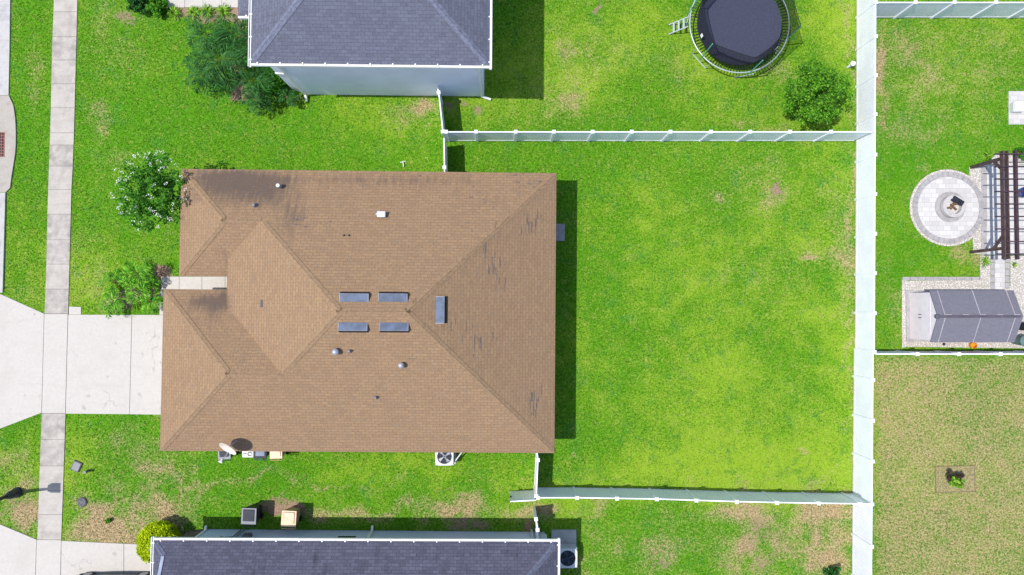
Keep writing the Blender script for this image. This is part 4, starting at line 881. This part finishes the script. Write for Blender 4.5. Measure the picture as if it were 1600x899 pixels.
for s in (-1, 1): m.bar(Vector((p0.x, p0.y+s*.24, .88)), Vector((p0.x-.75, p0.y+s*.24-.05, .02)), .05, .03)
for i in range(3):
    f = .22+.26*i; q = Vector((p0.x-.75*f, p0.y-.05*f, .88-.86*f)); m.box(q, (.09, .5, .03))
m.build('ladder', M_STEEL, t)

# ------------------------------------------------------------------ planting
def tree(name, loc_, c, rad, n, clumps, size, mat, label, cat='tree', seed=1, flowers=None, limbs=9, grp=None, fill=.35, flat=.5, cl=(.16, .34)):
    t = thing(name, loc_, label, cat, grp); pts = crown_pts(n, c, rad, clumps, seed, fill, cl); pts = pts[pts[:, 2] > .08]
    V, F, sh_ = leaf_quads(pts, size, flat); mesh_np('crown', V, F, mat, t, {'shade': sh_})
    m = MB(); tree_limbs(m, loc_, (c[0], c[1], c[2]), min(rad[0], rad[1])*.8, limbs); m.build('trunk', M_BARK, t); return t
c = P(238, 300, 3.0); base = (c.x+.1, c.y, 0)
t = tree('crape_myrtle', base, (c.x, c.y, 2.9), (1.6, 1.8, 1.45), 5200, 120, .09, M_F_MYRTLE, 'white flowering crape myrtle beside the northwest corner of the brown roof', seed=5, cl=(.10, .22))
r2 = np.random.default_rng(3); nf = 62; d = r2.normal(size=(nf, 3)); d[:, 2] = np.abs(d[:, 2])*.8; d /= np.linalg.norm(d, axis=1)[:, None]
fl = np.array([c.x, c.y, 3.0])+d*np.array((1.6, 1.8, 1.55))*r2.uniform(.75, 1.1, nf)[:, None]
pts = np.repeat(fl, 7, axis=0)+r2.normal(size=(nf*7, 3))*.05
V, F, s_ = leaf_quads(pts, .05, .8, 1.1); mesh_np('blossoms', V, F, M_FLOWER, t)
c = P(1277, 147, 2.0); tree('bushy_tree', (c.x-.1, c.y-.1, 0), (c.x, c.y, 1.9), (1.62, 1.62, 1.25), 8500, 150, .08, M_F_TREE, 'bushy green tree growing between the trampoline and the east fence', seed=9, cl=(.09, .2))
def shrub(name, px, py, r_, hgt, n, size, mat, label, cat='shrub', seed=1, smoothball=False, grp=None):
    c = P(px, py, hgt*.55); g0 = Vector((c.x, c.y, 0)); t = thing(name, g0, label, cat, grp); r3 = np.random.default_rng(seed)
    d = r3.normal(size=(n, 3)); d /= np.linalg.norm(d, axis=1)[:, None]
    if smoothball: d = d*(1+.05*np.sin(d[:, :1]*7+seed)*np.cos(d[:, 1:2]*9)+.04*np.sin(d[:, 2:]*13+d[:, :1]*11)); pts = np.array((c.x, c.y, hgt*.52))+d*np.array((r_, r_, hgt*.5))*r3.uniform(.82, 1.02, n)[:, None]
    else: pts = crown_pts(n, (c.x, c.y, hgt*.5), (r_, r_, hgt*.5), 26, seed, .3)
    pts = pts[pts[:, 2] > .03]; V, F, s_ = leaf_quads(pts, size, .4 if not smoothball else .2); mesh_np('foliage', V, F, mat, t, {'shade': s_})
    m = MB()
    for i in range(5): a = i*1.25; m.tube([g0-Vector((0, 0, .05)), g0+Vector((r_*.25*math.cos(a), r_*.25*math.sin(a), hgt*.35)), g0+Vector((r_*.6*math.cos(a), r_*.6*math.sin(a), hgt*.62))], [.025, .02, .008], 5)
    m.build('stems', M_BARK, t); return t
shrub('round_lime_shrub', 247, 848, .98, 1.55, 9000, .075, M_F_LIME, 'round clipped lime green shrub at the corner of the charcoal roof house', smoothball=True, seed=4)
shrub('round_hedge_shrub', 425, 122, .8, 1.4, 5000, .07, M_F_BUSH, 'clipped green shrub against the entry wall of the two-storey house', smoothball=True, seed=6)
shrub('leafy_shrub', 215, 4, .55, .8, 1600, .08, M_F_PALMD, 'dark leafy shrub westernmost in the bed by the front walk', seed=7)
shrub('leafy_shrub', 247, 8, .52, .8, 2000, .08, M_F_BUSH, 'rounded dark green shrub beside the end of the front walk', seed=8)
shrub('leafy_shrub', 1303, 896, .45, .8, 1600, .07, M_F_PALMD, 'dark shrub at the bottom edge in the patchy tan yard', seed=10)
shrub('grass_clump', 168.5, 814, .16, .25, 260, .06, M_F_BUSH, 'single dark green weed clump in the tan dry patch', 'plant', seed=12)
shrub('leafy_shrub', 1600, 240, .4, .6, 700, .08, M_F_BUSH, 'small green shrub behind the pergola at the right edge', seed=13)
# purple-green sapling in its mulch square
c = P(1492, 748, .4); m = MB(); q = W2([(1461, 729), (1522, 728), (1523, 768), (1462, 770)]); m.prism(q, -.05, .02); t0 = tag(m.build('mulch_bed', M_MULCH2), kind='structure'); m = MB(); q3 = [Vector((*a, .02)) for a in q]
for i in range(4): m.bar(q3[i], q3[(i+1) % 4], .035, .04)
struct(m, 'bed_edging', plain('brown_edging', (124, 112, 84), .9))
t = shrub('young_tree', 1494, 752, .42, .8, 500, .1, M_F_TUFT, 'tiny young tree with lime and purple leaves in a square mulch bed', 'plant', seed=14)
pts = crown_pts(220, (c.x-.05, c.y+.15, .5), (.42, .3, .3), 8, 3, .3); V, F, s_ = leaf_quads(pts, .1, .5); mesh_np('purple_leaves', V, F, M_F_PURP, t, {'shade': s_})
# palms
G1 = 'pygmy palms beside the driveway'
for px, py, L_, n_, th_, lab in ((216, 428, .9, 11, .9, 'dark-crowned pygmy palm northernmost in the bed beside the driveway'), (180, 440, .8, 10, .6, 'small pygmy palm at the west of the bed beside the driveway'), (178, 472, .85, 11, .55, 'bright pygmy palm whose fronds reach over the driveway edge'), (212, 452, .8, 10, .7, 'bright green pygmy palm in the middle of the driveway bed'), (236, 470, .7, 10, .6, 'pygmy palm closest to the garage corner in the driveway bed'), (234, 444, .6, 8, .5, 'low pygmy palm behind the bed by the front walk')):
    c = P(px, py, th_); palm('pygmy_palm', (c.x, c.y, 0), lab, n_, L_, th_, M_F_PALM, grp=G1, wid=.015)
m = MB(); m.tube([P(180, 475, .5), P(201, 468, .25)], .06, 8)
for px, py, L_, n_, th_, lab in ((345, 95, 1.75, 26, 2.2, 'large dark feathery palm in front of the two-storey house'), (325, 55, 1.2, 15, 1.6, 'smaller dark palm north of the large feathery palm'), (370, 60, 1.3, 18, 1.8, 'dark palm touching the eave of the two-storey house'), (397, 128, 1.25, 12, 1.5, 'drooping palm below the southwest eave corner of the two-storey house'), (402, 158, .95, 10, .8, 'low palm with arching fronds south of the drooping palm'), (449, 152, .6, 7, .6, 'small sparse palm by the foot of the entry wall'), (318, 118, 1.1, 11, 1.4, 'low dark palm southwest of the large feathery palm')):
    c = P(px, py, th_); palm('feathery_palm', (c.x, c.y, 0), lab, n_, L_, th_, M_F_PALMD, grp='dark palms in front of the two-storey house', wid=.019)
def straps(name, loc_, label, n, L, hgt, mat, grp=None, wd=.02):
    t = thing(name, loc_, label, 'plant', grp); V = []; SH = []
    for i in range(n):
        a = i*2.39996+random.uniform(-.3, .3); ll = L*random.uniform(.6, 1.1); sp = Vector((math.cos(a), math.sin(a), 0)); sd = Vector((-sp.y, sp.x, 0))*wd; e = random.uniform(.25, 1.0); sh_ = random.random()
        pr = [Vector(loc_)+sp*ll*f+Vector((0, 0, hgt*(e*4*f*(1-f*.85)*.6)+.01)) for f in (0, .33, .66, 1)]
        for q in range(3):
            w0, w1 = (1, 1, .7)[q], (1, .7, .05)[q]; V += [tuple(pr[q]-sd*w0), tuple(pr[q]+sd*w0), tuple(pr[q+1]+sd*w1), tuple(pr[q+1]-sd*w1)]; SH += [sh_]*4
    mesh_np('leaves', V, np.arange(len(V)).reshape(-1, 4), mat, t, {'shade': SH}); MB().lathe((loc_[0], loc_[1], -.02), [(.05, 0), (.06, .06), (.02, .09)], 8).build('stem_base', M_BARK, t); return t
G2 = 'tufts of strap leaves along the front walk'
for i, (px, py, lab) in enumerate(((272, 20, 'strap-leaf tuft westernmost in the row along the walk'), (302, 19, 'dull green strap-leaf tuft second in the row along the walk'), (323, 18, 'bright strap-leaf tuft third in the row along the walk'), (349, 17, 'large bright strap-leaf tuft easternmost in the row along the walk'))):
    c = P(px, py, .15); straps('strap_leaf_plant', (c.x, c.y, 0), lab, 60, .46, .45, M_F_TUFT, G2)
for px, py, lab in ((1545, 243, 'yellow green strap-leaf plant at the northwest corner of the pergola'), (1541, 408, 'spiky green plant in the gravel south of the pergola'), (1587, 414, 'tiny green plant in the white gravel right of the paver path')):
    c = P(px, py, .2); straps('spiky_plant', (c.x, c.y, 0), lab, 26 if px != 1587 else 12, .42 if px != 1587 else .22, .4, M_F_TUFT)

# ------------------------------------------------------------------ patio yard
m = MB(); cp = P(1481, 325)
m.prism([(cp.x+1.99*math.cos(a), cp.y+1.97*math.sin(a)) for a in np.linspace(0, 2*math.pi, 56, endpoint=False)], -.05, .03)
m.prism(W2([(1514, 262), (1546, 252), (1556, 240), (1640, 240), (1640, 253), (1548, 262), (1548, 400), (1520, 396), (1520, 380)]), -.05, .026)
m.prism(W2([(1416, 439), (1531, 438), (1531, 400), (1547, 400), (1547, 447), (1416, 448)]), -.05, .034)
m.prism(W2([(1409, 437), (1417, 437), (1417, 542), (1409, 544)]), -.05, .032); m.prism(W2([(1416, 447.5), (1600, 447.5), (1600, 460), (1416, 460)]), -.05, .033)
m.prism(W2([(1409, 530), (1417.4, 530), (1640, 534), (1640, 545), (1409, 542)]), -.05, .030)
m.prism(W2([(1578, 400), (1640, 400), (1640, 530), (1560, 530), (1560, 452), (1578, 452)]), -.05, .034)
tag(m.build('gravel_bed', M_GRAVEL), 'white gravel spread around the round patio and the shed', 'gravel', kind='stuff')
m = MB(); nn_ = 40
for j in range(nn_):
    a0, a1 = 2*math.pi*(j+.03)/nn_, 2*math.pi*(j+.97)/nn_; m.prism([(cp.x+r_*math.cos(a), cp.y+r_*math.sin(a)) for r_, a in ((1.60, a0), (1.85, a0), (1.85, a1), (1.60, a1))], -.04, .07)
struct(m, 'patio_border', M_PAVER_R)
m = MB(); m.prism([(cp.x+1.59*math.cos(a), cp.y+1.59*math.sin(a)) for a in np.linspace(0, 2*math.pi, 56, endpoint=False)], -.04, .06); struct(m, 'round_patio', M_PAVER)
m = MB(); m.prism(W2([(1541, 258), (1650, 258), (1650, 399), (1541, 399)]), -.05, .045); m.prism(W2([(1553.5, 399.4), (1569, 399.4), (1569, 452), (1553.5, 452)]), -.05, .046); m.prism(W2([(1575.5, 143), (1650, 143), (1650, 195), (1575.5, 195)]), -.05, .045); struct(m, 'patio', M_PAVER)
m = MB()
for x0, x1, y0_, y1_ in ((1532.5, 1540.6, 260, 400), (1546.5, 1553.1, 400, 452), (1569.4, 1576.5, 400, 452)):
    n_ = int((y1_-y0_)/9)
    for j in range(n_): m.prism(W2([(x0, y0_+(y1_-y0_)*(j+.04)/n_), (x1, y0_+(y1_-y0_)*(j+.04)/n_), (x1, y0_+(y1_-y0_)*(j+.96)/n_), (x0, y0_+(y1_-y0_)*(j+.96)/n_)]), -.05, .05)
for j in range(10): m.prism(W2([(1409+12*j+.3, 433), (1409+12*j+11.7, 433), (1409+12*j+11.7, 438.4), (1409+12*j+.3, 438.4)]), -.05, .075)
struct(m, 'paver_edging', M_PAVER_R)
# fire pit
fp = P(1487, 323, .2); fz0 = Vector((fp.x, fp.y, 0)); t = thing('fire_pit', fz0, 'round stone fire pit with charred logs in the circular patio', 'fire pit')
m = MB(); n = 36
def annulus(m, c, r0, r1, z0, z1, n=36):
    vs = [c+Vector((r_*math.cos(2*math.pi*j/n), r_*math.sin(2*math.pi*j/n), z_)) for r_, z_ in ((r1, z0), (r1, z1), (r0, z1), (r0, z0)) for j in range(n)]
    m.add(vs, [(q*n+j, q*n+(j+1) % n, ((q+1) % 4)*n+(j+1) % n, ((q+1) % 4)*n+j) for q in range(4) for j in range(n)]); return m
annulus(m, fz0, .58, .78, .05, .11).build('stone_footing', M_PAVER_R, t); annulus(MB(), fz0+Vector((.03, 0, 0)), .40, .57, .05, .36).build('stone_ring', M_KERB, t)
MB().lathe(fz0+Vector((.03, 0, 0)), [(.4, .08), (.4, .1)], 30).build('ash_bed', M_PAVER, t)
for i, (dx, dy, rz, L_) in enumerate(((-.12, -.05, .3, .34), (.02, .03, 1.2, .34), (.1, -.07, 2.4, .3), (.05, .1, .1, .3))):
    d = Vector((math.cos(rz), math.sin(rz), .08)); q = fz0+Vector((dx, dy, .16+.05*i)); MB().tube([q-d*L_/2, q+d*L_/2], [.055, .045], 8).build('log', M_LOG, t)
c = fz0+Vector((.2, .26, .40)); t = thing('black_grill_grate', (c.x, c.y, .36), 'black grill tray resting tilted across the fire pit rim', 'grate'); MT = Matrix.Rotation(R(-32), 3, 'Z') @ Matrix.Rotation(R(4), 3, 'X')
m = MB(); m.box(c, (.62, .28, .05), M=MT); m.build('tray', M_LAMP, t, bevel=.02); m = MB()
for j in range(-4, 5): m.box(c+MT @ Vector((j*.06, 0, .03)), (.012, .26, .02), M=MT)
m.build('bars', M_BLACK, t)
# pergola
t = thing('pergola', P(1570, 320), 'dark brown timber pergola with open rafters over the paver patio', 'pergola'); HZ = 2.35
b1_, b2_ = P(1517, 262), P(1517, 394)
xr = P(1650, 300).x
for b in (b1_, b2_, Vector((xr+.8, b1_.y, 0)), Vector((xr+.8, b2_.y, 0))):
    m = MB(); m.box(b+Vector((0, 0, HZ/2-.05)), (.14, .14, HZ+.1)); m.build('post', M_PERG, t)
    for sg in (-1, 1):
        if (b.y > b1_.y-.5) == (sg == 1): continue
        MB().bar(b+Vector((0, 0, HZ-.75)), b+Vector((0, sg*.62, HZ-.05)), .09, .12).build('brace', M_PERG, t)
ya, yb = P(1565, 405, HZ).y, P(1565, 236, HZ).y
for xo in (-.115, .115): MB().box((b1_.x+xo, (ya+yb)/2, HZ), (.05, yb-ya, .22)).build('beam', M_PERG, t)
xm = P(1588.5, 300, HZ+.1).x; MB().box((xm, (ya+yb)/2, HZ+.05), (.12, yb-ya+.05, .16)).build('beam', M_PERG2, t)
for xo in (-.115, .115): MB().box((xr+.8+xo, (ya+yb)/2, HZ), (.05, yb-ya, .22)).build('beam', M_PERG, t)
for i in range(9):
    yy = P(1565, 241+19.5*i, HZ+.18).y; x0 = P(1555.5, 300, HZ+.18).x; MB().box(((x0+xr+1.1)/2, yy, HZ+.18+.0), (xr+1.1-x0, .05, .14)).build('rafter', M_PERG2, t)
# patio chair partly under the pergola, at the right edge
c = P(1597, 300, .5); t = thing('patio_chair', (c.x+.15, c.y, 0), 'navy patio chair under the pergola at the right edge of the picture', 'chair'); c = Vector((c.x+.15, c.y, 0)); NV = plain('navy_metal', (50, 58, 110), .4)
MB().lathe(c+Vector((0, 0, .42)), [(.24, 0), (.25, .03), (.2, .05)], 20).build('seat', NV, t)
for a in (45, 135, 225, 315): d = Vector((math.cos(R(a)), math.sin(R(a)), 0)); MB().tube([c+d*.2+Vector((0, 0, .42)), c+d*.27], .015, 6).build('leg', NV, t)
m = MB(); m.tube([c+Vector((.25*math.cos(a), .25*math.sin(a), .45+.42*math.sin((a-R(100))/R(160)*math.pi))) for a in np.linspace(R(100), R(260), 12)], .016, 6); m.tube([c+Vector((-.25, 0, .45)), c+Vector((-.27, 0, .86))], .012, 6); m.build('backrest', NV, t)

# shed
t = thing('garden_shed', P(1480, 494), 'cream garden shed with a ribbed dark grey gable roof', 'shed')
x0 = P(1420, 494).x; x1 = P(1583, 494, 1.75).x-.1; yN = P(1490, 457.5, 1.2).y; yS = P(1490, 531, 1.2).y; ym = (yN+yS)/2; he, hr = 1.75, 2.3
def ppt(x, y, z): return (x, y, z)
m = MB(); m.add([(x0, yS, -.02), (x0, yN, -.02), (x0, yN, he), (x0, ym, hr), (x0, yS, he), (x1, yS, -.02), (x1, yN, -.02), (x1, yN, he), (x1, ym, hr), (x1, yS, he)], [(0, 1, 2, 3, 4), (9, 8, 7, 6, 5), (0, 4, 9, 5), (1, 6, 7, 2), (2, 7, 8, 3), (3, 8, 9, 4), (0, 5, 6, 1)]); m.build('wall', M_SHEDW, t)
MB().box(((x0+x1)/2-.05, ym, .03), (x1-x0+.25, yN-yS+.3, .1)).build('base_slab', M_PAVER_R, t)
for s in (-1, 1): d_ = MB().box((x0-.004, ym+s*.47, .95), (.012, .9, 1.7)).build('door', M_SHEDW, t); MB().box((x0-.04, ym+s*.08, 1.0), (.04, .03, .2)).build('handle', M_BLACK, d_)
oh = .1; rt = (hr-he)/(yN-ym)
m = MB()
for s in (-1, 1):
    ye = ym+s*(yN-ym+oh); ze = he-rt*oh+.03; A = [(x0-.02, ym, hr+.03), (x1+.12, ym, hr+.03), (x1+.12, ye, ze), (x0-.02, ye, ze)]; m.add(A+[(a, b, c+.05) for a, b, c in A], [(0, 1, 2, 3), (4, 5, 6, 7), (0, 1, 5, 4), (1, 2, 6, 5), (2, 3, 7, 6), (3, 0, 4, 7)])
rf = m.build('roof', M_SHEDR, t)
Ls = x1+.12-(x0-.02)
for fx in (.085, .50, .905):
    x = x0+Ls*fx
    m = MB()
    for s in (-1, 1): ye = ym+s*(yN-ym+oh); ze = he-rt*oh+.085; m.bar((x, ym, hr+.085), (x, ye, ze), .035, .02)
    m.build('rib', M_RIB, rf)
m = MB(); m.box((x0+Ls/2, ym, hr+.1), (Ls-.3, .12, .04)); 
m.build('ridge_cap', M_SHEDT, rf); m = MB()
for j in range(5): m.box((x0+Ls*(.12+.2*j), ym+.09, hr+.09), (.28, .03, .03), mi=0)
m.build('ridge_vent', M_RIB, rf)
MB().lathe((x0-.0, ym, hr-.02), [(.12, 0), (.12, .1), (.07, .14)], 14).build('finial', M_SHEDT, rf)
# orange thing and small items by the shed
c = P(1521, 540, .25); t = thing('orange_bucket', (c.x, c.y, 0), 'small round orange bucket behind the shed', 'bucket'); MB().lathe((c.x, c.y, .03), [(.11, 0), (.15, .25), (.165, .26), (.15, .28), (.14, .1)], 18).build('shell', M_ORANGE, t); MB().tube([(c.x-.15, c.y, .3), (c.x, c.y-.1, .34), (c.x+.15, c.y, .3)], .01, 5).build('handle', M_BLACK, t)
c = P(1473, 538); t = thing('ball', (c.x, c.y, 0), 'small dark ball on the gravel behind the shed', 'ball'); MB().lathe((c.x, c.y, .03), [(.02, 0), (.06, .03), (.075, .075), (.06, .12), (.02, .15)], 12).build('shell', M_LAMP, t, smooth=True)
c = P(1599, 510.5, .6); t = thing('storage_box', (c.x, c.y, 0), 'dark storage box at the right edge beside the shed', 'box'); MB().box((c.x+.1, c.y, .3), (.5, .36, .6)).build('body', M_LAMP, t, bevel=.02); MB().box((c.x+.1, c.y, .62), (.56, .4, .05)).build('lid', M_BLACK, t, bevel=.02)
c = P(1602, 533, .8); t = thing('round_bin', (c.x, c.y, 0), 'round grey green bin at the right edge beside the shed', 'bin'); MB().lathe((c.x, c.y, 0), [(.2, 0), (.26, .8), (.28, .82)], 20).build('body', M_GREENBIN, t); MB().lathe((c.x, c.y, .82), [(.3, 0), (.29, .05), (.1, .1)], 20).build('lid', M_GREENBIN, t)
c = P(1592, 164, .5); t = thing('white_cushion_seat', (c.x, c.y, 0), 'white outdoor seat on the small paver corner at the right edge', 'seat'); MB().box((c.x+.1, c.y-.05, .2), (.5, .5, .3)).build('base', M_ACW, t, bevel=.03); MB().box((c.x+.1, c.y-.05, .4), (.46, .46, .1)).build('cushion', M_WHITE, t, bevel=.04)

# ------------------------------------------------------------------ dark car mostly below the frame on the neighbouring driveway
c = P(174, 898.5, .75); CX, CY = c.x, c.y-1.0; t = thing('parked_car', (CX, CY, 0), 'dark parked car just showing at the bottom edge on the neighbouring driveway', 'car')
def sec(x, hw, zb, zt, n=10):   # body section at x
    return [(x, hw*s, z) for s, z in ((-.86, zb), (-1, zb+.12), (-1.0, (zb+zt)/2), (-.95, zt-.08), (-.8, zt), (.8, zt), (.95, zt-.08), (1.0, (zb+zt)/2), (1, zb+.12), (.86, zb))]
def loft(secs):
    n = len(secs[0]); vs = [(a+CX, b+CY, c_) for s in secs for a, b, c_ in s]; fs = [(i*n+j, i*n+(j+1) % n, (i+1)*n+(j+1) % n, (i+1)*n+j) for i in range(len(secs)-1) for j in range(n)]
    return MB().add(vs, fs+[tuple(range(n)), tuple((len(secs)-1)*n+j for j in range(n))])
loft([sec(-2.25, .62, .35, .62), sec(-2.1, .78, .25, .75), sec(-1.4, .86, .2, .88), sec(-.6, .89, .2, .95), (sec(.3, .9, .2, .96)), sec(1.2, .88, .2, .98), sec(1.9, .82, .22, .98), sec(2.2, .7, .35, .85)]).build('body', M_CAR, t, smooth=True)
loft([sec(-1.0, .70, .9, .96), sec(-.35, .70, .9, 1.38), sec(.7, .68, .9, 1.44), sec(1.3, .66, .9, 1.35), sec(1.8, .66, .9, 1.0)]).build('windows', M_GLASS, t, smooth=True)
loft([sec(-.3, .62, 1.36, 1.42), sec(.2, .62, 1.38, 1.47), sec(.8, .61, 1.38, 1.47), sec(1.15, .6, 1.34, 1.41)]).build('roof_panel', M_CAR, t, smooth=True)
for x in (-1.4, 1.35):
    for s in (-1, 1):
        wh = MB().tube([(CX+x, CY+s*.68, .32), (CX+x, CY+s*.87, .32)], .32, 20).build('wheel', M_TYRE, t); MB().tube([(CX+x, CY+s*.84, .32), (CX+x, CY+s*.885, .32)], .2, 14).build('rim', M_RIM, wh)
for s in (-1, 1): MB().box((CX-2.12, CY+s*.5, .62), (.2, .28, .12)).build('headlight', M_ACW, t, bevel=.03)
